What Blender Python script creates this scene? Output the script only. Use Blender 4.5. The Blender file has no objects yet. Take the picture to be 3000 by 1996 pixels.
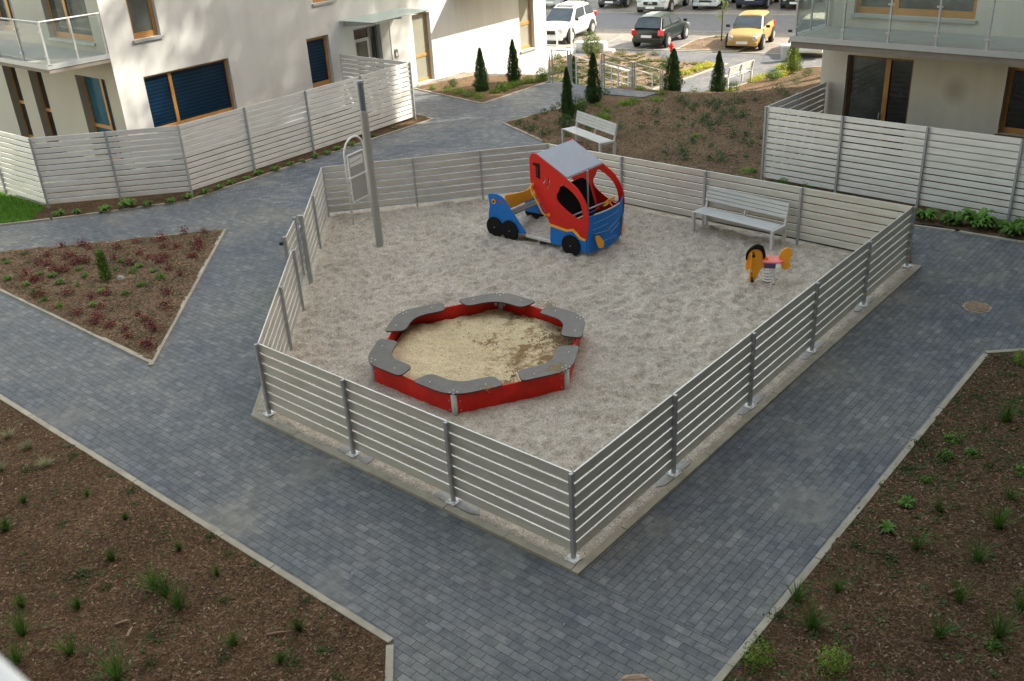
import bpy, bmesh, math, random
from mathutils import Vector, Matrix, noise
from mathutils.geometry import delaunay_2d_cdt
random.seed(7)
S = bpy.context.scene
COL = S.collection
R = math.radians
PI = math.pi

# ---------------------------------------------------------------- camera
CAM_H = 7.15
pitch, roll = R(26.38), R(-3.53)
cd = bpy.data.cameras.new('camera'); cam = bpy.data.objects.new('camera', cd); COL.objects.link(cam)
fw = Vector((0, math.cos(pitch), -math.sin(pitch))); rt = Vector((1, 0, 0)); up = rt.cross(fw)
c_, s_ = math.cos(roll), math.sin(roll)
r2 = c_*rt + s_*up; u2 = -s_*rt + c_*up
M = Matrix(((r2.x, u2.x, -fw.x), (r2.y, u2.y, -fw.y), (r2.z, u2.z, -fw.z)))
cam.matrix_world = Matrix.Translation((0, 0, CAM_H)) @ M.to_4x4()
cd.sensor_width = 36.0; cd.sensor_fit = 'HORIZONTAL'; cd.lens = 36.0*2825/3000
cd.clip_start = 0.05; cd.clip_end = 1000
cd.dof.use_dof = True; cd.dof.focus_distance = 17.0; cd.dof.aperture_fstop = 4.0
S.camera = cam

# ---------------------------------------------------------------- world, sun, exposure
SUN_AZ, SUN_EL = R(11), R(38)      # direction towards the sun, measured from +X towards +Y
w = bpy.data.worlds.new('World'); S.world = w; w.use_nodes = True
nt = w.node_tree; sky = nt.nodes.new('ShaderNodeTexSky'); sky.sky_type = 'NISHITA'; sky.sun_disc = False
sky.sun_elevation = SUN_EL; sky.sun_rotation = R(90)-SUN_AZ; sky.air_density = 1.0; sky.dust_density = 0.7; sky.ozone_density = 1.0
tn = nt.nodes.new('ShaderNodeMix'); tn.data_type = 'RGBA'; tn.blend_type = 'MULTIPLY'; tn.inputs[0].default_value = 1.0; tn.inputs[7].default_value = (1.36, 1.01, 0.66, 1)      # warm tint on the sky colour, in place of white balance
nt.links.new(sky.outputs[0], tn.inputs[6]); nt.links.new(tn.outputs[2], nt.nodes['Background'].inputs[0]); nt.nodes['Background'].inputs[1].default_value = 0.15
ld = bpy.data.lights.new('sun', 'SUN'); ld.energy = 2.0; ld.angle = R(0.55); ld.color = (1, 0.93, 0.80)
sun = bpy.data.objects.new('sun', ld); COL.objects.link(sun)
sd = Vector((math.cos(SUN_AZ)*math.cos(SUN_EL), math.sin(SUN_AZ)*math.cos(SUN_EL), math.sin(SUN_EL)))
sun.rotation_euler = sd.to_track_quat('Z', 'Y').to_euler(); sun.location = (20, 5, 30)
S.view_settings.view_transform = 'Standard'; S.view_settings.look = 'None'
S.view_settings.exposure = 2.52; S.view_settings.gamma = 1.0
S.render.engine = 'CYCLES'

# ---------------------------------------------------------------- materials
def new_mat(name):
    m = bpy.data.materials.new(name); m.use_nodes = True
    return m, m.node_tree.nodes, m.node_tree.links, m.node_tree.nodes['Principled BSDF']
def ramp(n, stops):
    r = n.new('ShaderNodeValToRGB'); e = r.color_ramp.elements
    while len(e) > 1: e.remove(e[-1])
    e[0].position, e[0].color = stops[0][0], (*stops[0][1], 1)
    for p, c in stops[1:]:
        k = e.new(p); k.color = (*c, 1)
    return r
def tex(n, l, kind, scale, detail=4, rough=0.6, vec=None):
    t = n.new(kind); t.inputs['Scale'].default_value = scale
    if kind == 'ShaderNodeTexNoise':
        t.inputs['Detail'].default_value = detail; t.inputs['Roughness'].default_value = rough
    if vec: l.new(vec, t.inputs['Vector'])
    return t
def mixc(n, l, a, b, fac, mode='MIX'):
    m = n.new('ShaderNodeMix'); m.data_type = 'RGBA'; m.blend_type = mode
    for sock, v in ((m.inputs[6], a), (m.inputs[7], b), (m.inputs[0], fac)):
        if hasattr(v, 'is_output'): l.new(v, sock)
        elif isinstance(v, tuple): sock.default_value = (*v, 1) if len(v) == 3 else v
        else: sock.default_value = v
    return m.outputs[2]
def bump(n, l, b, h, strength, dist=0.01):
    k = n.new('ShaderNodeBump'); k.inputs['Strength'].default_value = strength; k.inputs['Distance'].default_value = dist
    l.new(h, k.inputs['Height']); l.new(k.outputs[0], b.inputs['Normal'])
def coords(n, l, rot=0, loc=(0, 0, 0), world=False):
    if world:
        g = n.new('ShaderNodeNewGeometry'); src = g.outputs['Position']
    else:
        g = n.new('ShaderNodeTexCoord'); src = g.outputs['Object']
    mp = n.new('ShaderNodeMapping'); mp.inputs['Rotation'].default_value = (0, 0, rot); mp.inputs['Location'].default_value = loc
    l.new(src, mp.inputs[0]); return mp.outputs[0]
def plain(name, col, rough=0.5, metal=0.0, var=0.12, scale=6, bmp=0.0, spec=None):
    m, n, l, b = new_mat(name); v = coords(n, l)
    t = tex(n, l, 'ShaderNodeTexNoise', scale, 5, 0.65, v)
    r = ramp(n, [(0.3, tuple(max(0, c*(1-var)) for c in col)), (0.7, tuple(min(1, c*(1+var)) for c in col))])
    l.new(t.outputs[0], r.inputs[0]); l.new(r.outputs[0], b.inputs['Base Color'])
    b.inputs['Roughness'].default_value = rough; b.inputs['Metallic'].default_value = metal
    if spec is not None: b.inputs['Specular IOR Level'].default_value = spec
    if bmp:
        t2 = tex(n, l, 'ShaderNodeTexNoise', scale*12, 3, 0.6, v); bump(n, l, b, t2.outputs[0], bmp)
    return m
def pavers(name, rot, c1, c2, mortar, bw=0.2, rh=0.1, ms=0.004, sun_stain=(0.20, 0.20, 0.17)):
    m, n, l, b = new_mat(name); v = coords(n, l, rot, world=True)
    br = n.new('ShaderNodeTexBrick'); l.new(v, br.inputs['Vector'])
    for k, val in (('Scale', 1.0), ('Mortar Size', ms), ('Mortar Smooth', 0.3), ('Bias', 0.0), ('Brick Width', bw), ('Row Height', rh)): br.inputs[k].default_value = val
    br.inputs['Color1'].default_value = (0, 0, 0, 1); br.inputs['Color2'].default_value = (1, 1, 1, 1); br.inputs['Mortar'].default_value = (0.5, 0.5, 0.5, 1)
    rr = ramp(n, [(0, c1), (0.55, tuple((a+b_)/2 for a, b_ in zip(c1, c2))), (0.9, c2), (1, tuple(1.15*a for a in c2))]); l.new(br.outputs['Color'], rr.inputs[0])
    big = tex(n, l, 'ShaderNodeTexNoise', 0.45, 5, 0.62, v); r1 = ramp(n, [(0.34, (0.68, 0.74, 0.84)), (0.50, (1.0, 1.0, 1.0)), (0.68, (1.32, 1.27, 1.12))]); l.new(big.outputs[0], r1.inputs[0])
    c = mixc(n, l, rr.outputs[0], r1.outputs[0], 1.0, 'MULTIPLY')
    med = tex(n, l, 'ShaderNodeTexNoise', 7, 4, 0.7, v); r2_ = ramp(n, [(0.35, (0.74, 0.76, 0.80)), (0.65, (1.25, 1.25, 1.22))]); l.new(med.outputs[0], r2_.inputs[0])
    c = mixc(n, l, c, r2_.outputs[0], 1.0, 'MULTIPLY')
    # pale scuffs and white crumbs
    dz = tex(n, l, 'ShaderNodeTexNoise', 1.4, 3, 0.5, v); rd = ramp(n, [(0.60, (0, 0, 0)), (0.78, (1, 1, 1))]); l.new(dz.outputs[0], rd.inputs[0])
    vo = n.new('ShaderNodeTexVoronoi'); vo.inputs['Scale'].default_value = 9; l.new(v, vo.inputs['Vector'])
    rv = ramp(n, [(0.0, (1, 1, 1)), (0.10, (0.35, 0.35, 0.35)), (0.16, (0, 0, 0))]); l.new(vo.outputs['Distance'], rv.inputs[0])
    mm = n.new('ShaderNodeMath'); mm.operation = 'MULTIPLY'; l.new(rd.outputs[0], mm.inputs[0]); l.new(rv.outputs[0], mm.inputs[1])
    c = mixc(n, l, c, (0.34, 0.35, 0.34), mm.outputs[0])
    # sand in the joints, here and there
    js = tex(n, l, 'ShaderNodeTexNoise', 0.9, 3, 0.5, v); rj = ramp(n, [(0.56, mortar), (0.70, (0.24, 0.20, 0.14))]); l.new(js.outputs[0], rj.inputs[0])
    c = mixc(n, l, c, rj.outputs[0], br.outputs['Fac'])
    l.new(c, b.inputs['Base Color']); b.inputs['Roughness'].default_value = 0.72
    mt = n.new('ShaderNodeMath'); mt.operation = 'MULTIPLY_ADD'; l.new(br.outputs['Fac'], mt.inputs[0]); mt.inputs[1].default_value = -1.0; l.new(med.outputs[0], mt.inputs[2])
    bump(n, l, b, mt.outputs[0], 0.6, 0.008)
    return m
def soil(name, pal, scale=26, rough=0.95, bst=1.0, big=(0.7, 1.3)):
    m, n, l, b = new_mat(name); v = coords(n, l, world=True)
    wrp = tex(n, l, 'ShaderNodeTexNoise', 5, 3, 0.6, v)
    vm = n.new('ShaderNodeVectorMath'); vm.operation = 'MULTIPLY_ADD'; l.new(wrp.outputs['Color'], vm.inputs[0]); vm.inputs[1].default_value = (0.25,)*3; l.new(v, vm.inputs[2])
    vo = n.new('ShaderNodeTexVoronoi'); vo.inputs['Scale'].default_value = scale; l.new(vm.outputs[0], vo.inputs['Vector'])
    sp = n.new('ShaderNodeSeparateColor'); l.new(vo.outputs['Color'], sp.inputs[0])
    k = len(pal)-1; rr = ramp(n, [(i/k, c) for i, c in enumerate(pal)]); l.new(sp.outputs[0], rr.inputs[0])
    nb = tex(n, l, 'ShaderNodeTexNoise', 0.8, 5, 0.6, v); rb = ramp(n, [(0.3, (big[0],)*3), (0.7, (big[1],)*3)]); l.new(nb.outputs[0], rb.inputs[0])
    c = mixc(n, l, rr.outputs[0], rb.outputs[0], 1.0, 'MULTIPLY')
    nf = tex(n, l, 'ShaderNodeTexNoise', 60, 3, 0.7, v); rf = ramp(n, [(0.3, (0.6,)*3), (0.7, (1.4,)*3)]); l.new(nf.outputs[0], rf.inputs[0])
    c = mixc(n, l, c, rf.outputs[0], 1.0, 'MULTIPLY')
    l.new(c, b.inputs['Base Color']); b.inputs['Roughness'].default_value = rough; b.inputs['Specular IOR Level'].default_value = 0.15
    ad = n.new('ShaderNodeMath'); ad.operation = 'ADD'; l.new(sp.outputs[1], ad.inputs[0]); l.new(nf.outputs[0], ad.inputs[1])
    bump(n, l, b, ad.outputs[0], bst, 0.02)
    return m
def foliage(name, a, b_, rough=0.6, trans=0.25):
    m, n, l, b = new_mat(name)
    g = n.new('ShaderNodeNewGeometry'); oi = n.new('ShaderNodeObjectInfo')
    r = ramp(n, [(0, a), (1, b_)]); l.new(g.outputs['Random Per Island'], r.inputs[0])
    rv = ramp(n, [(0, (0.8,)*3), (1, (1.2,)*3)]); l.new(oi.outputs['Random'], rv.inputs[0])
    c = mixc(n, l, r.outputs[0], rv.outputs[0], 1.0, 'MULTIPLY')
    l.new(c, b.inputs['Base Color']); b.inputs['Roughness'].default_value = rough; b.inputs['Specular IOR Level'].default_value = 0.3
    t = n.new('ShaderNodeBsdfTranslucent'); l.new(c, t.inputs[0]); mx = n.new('ShaderNodeMixShader'); mx.inputs[0].default_value = trans
    l.new(b.outputs[0], mx.inputs[1]); l.new(t.outputs[0], mx.inputs[2]); l.new(mx.outputs[0], n['Material Output'].inputs[0])
    return m
def glass_mat(name, tint=(0.8, 0.9, 0.88), alpha=0.25, haze=0.04):
    m, n, l, b = new_mat(name)
    gl = n.new('ShaderNodeBsdfGlossy'); gl.inputs['Roughness'].default_value = 0.03
    tr = n.new('ShaderNodeBsdfTransparent'); tr.inputs[0].default_value = (*tint, 1)
    df = n.new('ShaderNodeBsdfDiffuse'); df.inputs[0].default_value = (*tint, 1)
    fr = n.new('ShaderNodeFresnel'); fr.inputs[0].default_value = 1.4; mt = n.new('ShaderNodeMath'); mt.operation = 'MULTIPLY_ADD'; l.new(fr.outputs[0], mt.inputs[0]); mt.inputs[1].default_value = 0.6; mt.inputs[2].default_value = alpha
    mx = n.new('ShaderNodeMixShader'); l.new(mt.outputs[0], mx.inputs[0]); l.new(tr.outputs[0], mx.inputs[1]); l.new(gl.outputs[0], mx.inputs[2])
    m2 = n.new('ShaderNodeMixShader'); m2.inputs[0].default_value = haze; l.new(mx.outputs[0], m2.inputs[1]); l.new(df.outputs[0], m2.inputs[2])
    l.new(m2.outputs[0], n['Material Output'].inputs[0]); return m

MT = {}
A_BA, A_AC = R(-41.5), R(48.7)
MT['pave'] = pavers('paver_grey', -A_BA, (0.110, 0.116, 0.119), (0.152, 0.156, 0.156), (0.030, 0.034, 0.038))
MT['pave2'] = pavers('paver_grey_side', -A_AC, (0.110, 0.116, 0.119), (0.152, 0.156, 0.156), (0.030, 0.034, 0.038))
MT['pave_up'] = pavers('paver_grey_upper', -R(8), (0.100, 0.110, 0.122), (0.165, 0.173, 0.180), (0.04, 0.045, 0.05))
MT['pave_low'] = pavers('paver_light', -R(45), (0.105, 0.105, 0.112), (0.135, 0.135, 0.138), (0.07, 0.07, 0.07))
MT['pave_lot'] = pavers('paver_rose', -R(-29), (0.20, 0.175, 0.155), (0.25, 0.22, 0.195), (0.12, 0.105, 0.095))
MT['asphalt'] = plain('asphalt', (0.15, 0.15, 0.155), 0.9, 0, 0.15, 3, 0.2)
MT['mulch'] = soil('bark_mulch', [(0.042, 0.023, 0.011), (0.094, 0.054, 0.029), (0.070, 0.047, 0.021), (0.135, 0.079, 0.043), (0.18, 0.12, 0.07)], 42)
MT['mulch_mid'] = soil('weathered_bark_mulch', [(0.070, 0.043, 0.024), (0.150, 0.096, 0.056), (0.120, 0.084, 0.042), (0.20, 0.13, 0.078), (0.26, 0.18, 0.115)], 34)
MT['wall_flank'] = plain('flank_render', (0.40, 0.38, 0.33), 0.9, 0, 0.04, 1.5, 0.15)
MT['mulch_low'] = soil('dry_bark_mulch', [(0.11, 0.075, 0.05), (0.22, 0.15, 0.10), (0.28, 0.20, 0.14), (0.17, 0.13, 0.07)], 16)
MT['concrete'] = plain('concrete_kerb', (0.35, 0.32, 0.25), 0.9, 0, 0.22, 3, 0.3)
MT['footing'] = plain('footing_concrete', (0.33, 0.32, 0.30), 0.9, 0, 0.2, 9, 0.3)
MT['wall'] = plain('white_render', (0.57, 0.58, 0.575), 0.9, 0, 0.03, 1.5, 0.15)
MT['wall_beige'] = plain('beige_render', (0.56, 0.535, 0.475), 0.9, 0, 0.04, 1.5, 0.15)
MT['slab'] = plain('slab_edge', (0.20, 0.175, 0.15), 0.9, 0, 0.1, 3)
MT['wall_far'] = plain('dark_render', (0.13, 0.125, 0.115), 0.9, 0, 0.04, 1.5)
MT['wood'] = plain('golden_timber', (0.42, 0.21, 0.055), 0.45, 0, 0.18, 4)
MT['wood_dark'] = plain('brown_timber', (0.16, 0.085, 0.035), 0.5, 0, 0.2, 4)
MT['sill'] = plain('sill_metal', (0.40, 0.42, 0.43), 0.4, 0.3, 0.05)
MT['steel'] = plain('galvanised_steel', (0.40, 0.41, 0.42), 0.5, 0.35, 0.15, 8)
MT['steel_dark'] = plain('dark_steel', (0.16, 0.17, 0.18), 0.45, 0.4, 0.15, 8)
MT['slat'] = plain('fence_slat', (0.70, 0.69, 0.64), 0.42, 0.45, 0.05, 2.2)
MT['slat_white'] = plain('terrace_slat', (0.84, 0.83, 0.80), 0.45, 0.12, 0.05, 2.2)
MT['white_metal'] = plain('white_metal', (0.75, 0.75, 0.73), 0.4, 0, 0.03)
MT['bench_grey'] = plain('bench_slat', (0.55, 0.55, 0.525), 0.45, 0, 0.06, 5)
MT['pole'] = plain('painted_pole', (0.36, 0.355, 0.34), 0.5, 0.1, 0.05, 3)
MT['black'] = plain('black_panel', (0.006, 0.006, 0.006), 0.7, 0, 0.2, 6, 0, 0.2)
MT['rubber'] = plain('rubber', (0.015, 0.015, 0.016), 0.8, 0, 0.2)
MT['red'] = plain('red_panel', (0.56, 0.012, 0.006), 0.45, 0, 0.08, 5, 0.05, 0.3)
MT['red_box'] = plain('red_board', (0.60, 0.016, 0.008), 0.45, 0, 0.2, 2.5, 0.1, 0.3)
MT['blue'] = plain('blue_panel', (0.006, 0.15, 0.50), 0.45, 0, 0.08, 5, 0.05, 0.3)
MT['orange'] = plain('orange_panel', (0.86, 0.36, 0.008), 0.45, 0, 0.05, 3)
MT['roofgrey'] = plain('grey_panel', (0.27, 0.29, 0.33), 0.4, 0, 0.05, 3)
MT['seatgrey'] = plain('hpl_seat', (0.115, 0.106, 0.092), 0.55, 0, 0.08, 4)
MT['edge_black'] = plain('hpl_edge', (0.02, 0.018, 0.02), 0.5, 0, 0.1)
MT['pink'] = plain('pink_seat', (0.80, 0.16, 0.16), 0.5, 0, 0.05)
MT['purple'] = plain('purple_block', (0.10, 0.07, 0.20), 0.5, 0, 0.05)
MT['bark'] = plain('bark', (0.10, 0.07, 0.05), 0.9, 0, 0.3, 20, 0.5)
MT['plate'] = plain('plate_white', (0.70, 0.71, 0.70), 0.4, 0, 0.02)
MT['lamp_clear'] = plain('headlight', (0.55, 0.57, 0.58), 0.12, 0.3, 0.1, 30)
MT['lamp_red'] = plain('tail_light', (0.55, 0.02, 0.03), 0.15, 0, 0.1, 30)
MT['carglass'] = plain('car_glass', (0.035, 0.045, 0.055), 0.05, 0, 0.3, 2, 0, 0.8)
def weathered(m, scale, lo, hi, per_obj=True):      # streaks of dirt stretched along the boards or down the wall
    n = m.node_tree.nodes; l = m.node_tree.links; b = n['Principled BSDF']; src = b.inputs['Base Color'].links[0].from_socket
    v = coords(n, l); mp = n.new('ShaderNodeMapping'); mp.inputs['Scale'].default_value = scale; l.new(v, mp.inputs[0])
    nz = tex(n, l, 'ShaderNodeTexNoise', 1.0, 5, 0.65, mp.outputs[0]); rr = ramp(n, [(0.35, lo), (0.62, hi)]); l.new(nz.outputs[0], rr.inputs[0]); c = mixc(n, l, src, rr.outputs[0], 1.0, 'MULTIPLY')
    if per_obj:
        oi = n.new('ShaderNodeObjectInfo'); ro = ramp(n, [(0, (0.93,)*3), (1, (1.03,)*3)]); l.new(oi.outputs['Random'], ro.inputs[0]); c = mixc(n, l, c, ro.outputs[0], 1.0, 'MULTIPLY')
    l.new(c, b.inputs['Base Color'])
weathered(MT['slat'], (1.3, 1.3, 11), (0.86, 0.85, 0.82), (1.04, 1.04, 1.04)); weathered(MT['slat_white'], (1.3, 1.3, 11), (0.88, 0.87, 0.84), (1.03, 1.03, 1.03))
weathered(MT['wall'], (2.6, 2.6, 0.25), (0.945, 0.94, 0.92), (1.02, 1.02, 1.02), False); weathered(MT['wall_beige'], (2.6, 2.6, 0.25), (0.93, 0.925, 0.91), (1.02, 1.02, 1.02), False)
weathered(MT['seatgrey'], (9, 9, 9), (0.85, 0.85, 0.85), (1.12, 1.10, 1.06)); weathered(MT['red_box'], (4, 4, 4), (0.80, 0.85, 0.9), (1.05, 1.05, 1.05), False)
MT['glass_blue'] = None
m, n, l, b = new_mat('blue_blind_glass'); v = coords(n, l)
sx = n.new('ShaderNodeSeparateXYZ'); l.new(v, sx.inputs[0])
mu = n.new('ShaderNodeMath'); mu.operation = 'MULTIPLY'; mu.inputs[1].default_value = 2*PI/0.10; l.new(sx.outputs[2], mu.inputs[0])
si = n.new('ShaderNodeMath'); si.operation = 'SINE'; l.new(mu.outputs[0], si.inputs[0])
rp = ramp(n, [(0.0, (0.002, 0.012, 0.030)), (0.6, (0.003, 0.026, 0.060)), (1.0, (0.004, 0.034, 0.072))]); l.new(si.outputs[0], rp.inputs[0])
l.new(rp.outputs[0], b.inputs['Base Color']); b.inputs['Roughness'].default_value = 0.3; b.inputs['Specular IOR Level'].default_value = 0.25; MT['glass_blue'] = m
MT['glass_teal'] = plain('teal_glass', (0.02, 0.09, 0.13), 0.12, 0, 0.3, 2)
m, n, l, b = new_mat('window_glass'); v = coords(n, l)
t = tex(n, l, 'ShaderNodeTexNoise', 0.9, 3, 0.5, v); rp = ramp(n, [(0.35, (0.035, 0.042, 0.038)), (0.65, (0.12, 0.135, 0.125))]); l.new(t.outputs[0], rp.inputs[0])
l.new(rp.outputs[0], b.inputs['Base Color']); b.inputs['Roughness'].default_value = 0.04; b.inputs['Specular IOR Level'].default_value = 0.9; MT['glass'] = m
MT['glass_dark'] = plain('dark_glass', (0.018, 0.020, 0.022), 0.06, 0, 0.3, 2, 0, 0.8)
MT['glass_cream'] = plain('curtained_glass', (0.26, 0.26, 0.21), 0.15, 0, 0.1, 1.5)
MT['clear'] = glass_mat('balcony_glass', (0.93, 0.96, 0.94), 0.0, 0.03)
MT['canopy'] = glass_mat('canopy_glass', (0.72, 0.82, 0.78), 0.10, 0.35)
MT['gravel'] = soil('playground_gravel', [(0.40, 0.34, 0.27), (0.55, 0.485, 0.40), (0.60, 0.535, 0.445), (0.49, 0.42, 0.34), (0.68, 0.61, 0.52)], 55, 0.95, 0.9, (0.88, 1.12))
m = MT['gravel']; n = m.node_tree.nodes; l = m.node_tree.links; b = n['Principled BSDF']      # mottling in the colour stands in for shading of the footprint dimples
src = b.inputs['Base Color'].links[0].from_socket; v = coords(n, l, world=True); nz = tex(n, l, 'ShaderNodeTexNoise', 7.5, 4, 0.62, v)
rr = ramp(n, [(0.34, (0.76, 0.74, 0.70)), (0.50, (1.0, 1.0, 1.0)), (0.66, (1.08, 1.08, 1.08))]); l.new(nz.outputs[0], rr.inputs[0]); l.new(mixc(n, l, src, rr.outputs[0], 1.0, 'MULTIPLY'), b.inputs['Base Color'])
MT['sand'] = soil('yellow_sand', [(0.50, 0.39, 0.23), (0.60, 0.48, 0.29), (0.65, 0.53, 0.33), (0.55, 0.43, 0.255)], 30, 0.95, 0.5, (0.82, 1.12))
m = MT['sand']; n = m.node_tree.nodes; l = m.node_tree.links; b = n['Principled BSDF']      # damp brown patches dug up on the right side
src = b.inputs['Base Color'].links[0].from_socket; v = coords(n, l)
sx = n.new('ShaderNodeSeparateXYZ'); l.new(v, sx.inputs[0]); nz = tex(n, l, 'ShaderNodeTexNoise', 2.4, 6, 0.75, v)
ma = n.new('ShaderNodeMath'); ma.operation = 'MULTIPLY_ADD'; l.new(sx.outputs[0], ma.inputs[0]); ma.inputs[1].default_value = 0.085; l.new(nz.outputs[0], ma.inputs[2])
rr = ramp(n, [(0.56, (0, 0, 0)), (0.66, (1, 1, 1))]); l.new(ma.outputs[0], rr.inputs[0])
l.new(mixc(n, l, src, (0.24, 0.155, 0.075), rr.outputs[0]), b.inputs['Base Color'])
MT['pebble'] = soil('pebble_strip', [(0.16, 0.13, 0.10), (0.30, 0.26, 0.21), (0.42, 0.38, 0.32), (0.24, 0.20, 0.16)], 35)
MT['lawn'] = soil('lawn_soil', [(0.05, 0.10, 0.015), (0.08, 0.16, 0.02), (0.04, 0.08, 0.01)], 30)
MT['step'] = plain('step_concrete', (0.25, 0.25, 0.24), 0.9, 0, 0.15, 5, 0.3)
F = {}
F['thuja'] = foliage('thuja_leaf', (0.018, 0.048, 0.014), (0.085, 0.155, 0.042))
F['thuja_gold'] = foliage('golden_thuja_leaf', (0.06, 0.11, 0.02), (0.20, 0.24, 0.04))
F['bush'] = foliage('bush_leaf', (0.025, 0.075, 0.012), (0.075, 0.16, 0.03))
F['dark'] = foliage('dark_leaf', (0.030, 0.078, 0.034), (0.085, 0.165, 0.062))
F['lime'] = foliage('lime_leaf', (0.10, 0.20, 0.015), (0.22, 0.34, 0.04))
F['yellow'] = foliage('yellow_leaf', (0.30, 0.33, 0.02), (0.50, 0.48, 0.05))
F['green'] = foliage('fresh_leaf', (0.065, 0.16, 0.02), (0.16, 0.30, 0.05))
F['red'] = foliage('red_leaf', (0.09, 0.018, 0.018), (0.22, 0.035, 0.035), 0.5, 0.15)
F['pale'] = foliage('pale_blade', (0.22, 0.24, 0.12), (0.36, 0.37, 0.20))
F['grass'] = foliage('grass_blade', (0.045, 0.11, 0.018), (0.10, 0.20, 0.03))
F['lawn'] = foliage('lawn_blade', (0.07, 0.18, 0.012), (0.15, 0.32, 0.03))
F['olive'] = foliage('olive_leaf', (0.07, 0.085, 0.025), (0.15, 0.17, 0.05))
F['weed'] = foliage('weed_leaf', (0.045, 0.075, 0.018), (0.10, 0.14, 0.04))
CHIPS = [plain('chip_a', (0.15, 0.093, 0.055), 0.9), plain('chip_b', (0.24, 0.155, 0.095), 0.9), plain('chip_c', (0.075, 0.044, 0.026), 0.9), plain('chip_d', (0.28, 0.21, 0.14), 0.9)]
SANDCHIP = plain('dark_crumb', (0.20, 0.13, 0.06), 0.9)

# ---------------------------------------------------------------- mesh helpers
class MB:
    """collects shapes, builds one mesh"""
    def __init__(s): s.v = []; s.f = []; s.mi = []
    def add(s, vs, fs, mi=0):
        o = len(s.v); s.v += [tuple(v) for v in vs]; s.f += [tuple(i+o for i in f) for f in fs]; s.mi += [mi]*len(fs)
    def box(s, x0, x1, y0, y1, z0, z1, mi=0, T=None):
        vs = [Vector((x, y, z)) for z in (z0, z1) for y in (y0, y1) for x in (x0, x1)]
        if T: vs = [T @ v for v in vs]
        s.add(vs, [(0, 2, 3, 1), (4, 5, 7, 6), (0, 1, 5, 4), (2, 6, 7, 3), (0, 4, 6, 2), (1, 3, 7, 5)], mi); return s
    def prism(s, pts, z0, z1, mi=0, T=None):
        n_ = len(pts); vs = [Vector((p[0], p[1], z0)) for p in pts] + [Vector((p[0], p[1], z1)) for p in pts]
        if T: vs = [T @ v for v in vs]
        s.add(vs, [tuple(range(n_-1, -1, -1)), tuple(range(n_, 2*n_))] + [(i, (i+1) % n_, n_+(i+1) % n_, n_+i) for i in range(n_)], mi); return s
    def tube(s, path, r, seg=8, mi=0, closed=False, caps=True):
        P = [Vector(p) for p in path]; rs = r if isinstance(r, (list, tuple)) else [r]*len(P)
        rings = []; ref = None
        for i, p in enumerate(P):
            a = P[i-1] if (i > 0 or closed) else p; b2 = P[(i+1) % len(P)] if (i < len(P)-1 or closed) else p
            d = (b2-a).normalized()
            if ref is None: ref = Vector((0, 0, 1)) if abs(d.z) < 0.9 else Vector((1, 0, 0))
            x = (ref - d*ref.dot(d)); x = x.normalized() if x.length > 1e-6 else d.orthogonal().normalized()
            y = d.cross(x); ref = x
            rings.append([p + (x*math.cos(2*PI*k/seg) + y*math.sin(2*PI*k/seg))*rs[i] for k in range(seg)])
        vs = [q for rg in rings for q in rg]; fs = []; m_ = len(rings)
        for i in range(m_ if closed else m_-1):
            for k in range(seg):
                a0 = i*seg+k; a1 = i*seg+(k+1) % seg; b0 = ((i+1) % m_)*seg+k; b1 = ((i+1) % m_)*seg+(k+1) % seg
                fs.append((a0, a1, b1, b0))
        if caps and not closed:
            fs.append(tuple(range(seg-1, -1, -1))); fs.append(tuple((m_-1)*seg+k for k in range(seg)))
        s.add(vs, fs, mi); return s
    def disc(s, c, ax, r, th, seg=20, mi=0):
        ax = Vector(ax).normalized(); c = Vector(c); s.tube([c-ax*th/2, c+ax*th/2], r, seg, mi); return s
    def build(s, name, mats, parent=None, smooth=False, bevel=0.0):
        me = bpy.data.meshes.new(name); me.from_pydata(s.v, [], s.f)
        if not isinstance(mats, (list, tuple)): mats = [mats]
        for m_ in mats: me.materials.append(m_)
        if len(mats) > 1: me.polygons.foreach_set('material_index', s.mi)
        if smooth: me.polygons.foreach_set('use_smooth', [True]*len(me.polygons))
        bm = bmesh.new(); bm.from_mesh(me); bmesh.ops.recalc_face_normals(bm, faces=bm.faces); bm.to_mesh(me); bm.free()
        o = bpy.data.objects.new(name, me); COL.objects.link(o)
        if parent: o.parent = parent
        if bevel:
            bv = o.modifiers.new('bevel', 'BEVEL'); bv.width = bevel; bv.segments = 2; bv.limit_method = 'ANGLE'; bv.angle_limit = R(35)
        if smooth == 'auto':
            pass
        return o
def tag(o, label=None, cat=None, group=None, kind=None):
    if label: o['label'] = label
    if cat: o['category'] = cat
    if group: o['group'] = group
    if kind: o['kind'] = kind
    return o
def thing(name, label, cat, loc=(0, 0, 0), rz=0.0, group=None):
    o = bpy.data.objects.new(name, None); COL.objects.link(o); o.location = loc; o.rotation_euler = (0, 0, rz); o.empty_display_size = 0.2
    return tag(o, label, cat, group)
def kids(o): return [c for c in bpy.data.objects if c.parent == o]
KID = {}
def copy_tree(o, parent=None):
    c = o.copy(); COL.objects.link(c)
    if parent: c.parent = parent
    if o.name not in KID: KID[o.name] = kids(o)
    for ch in KID[o.name]: copy_tree(ch, c)
    return c
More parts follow.
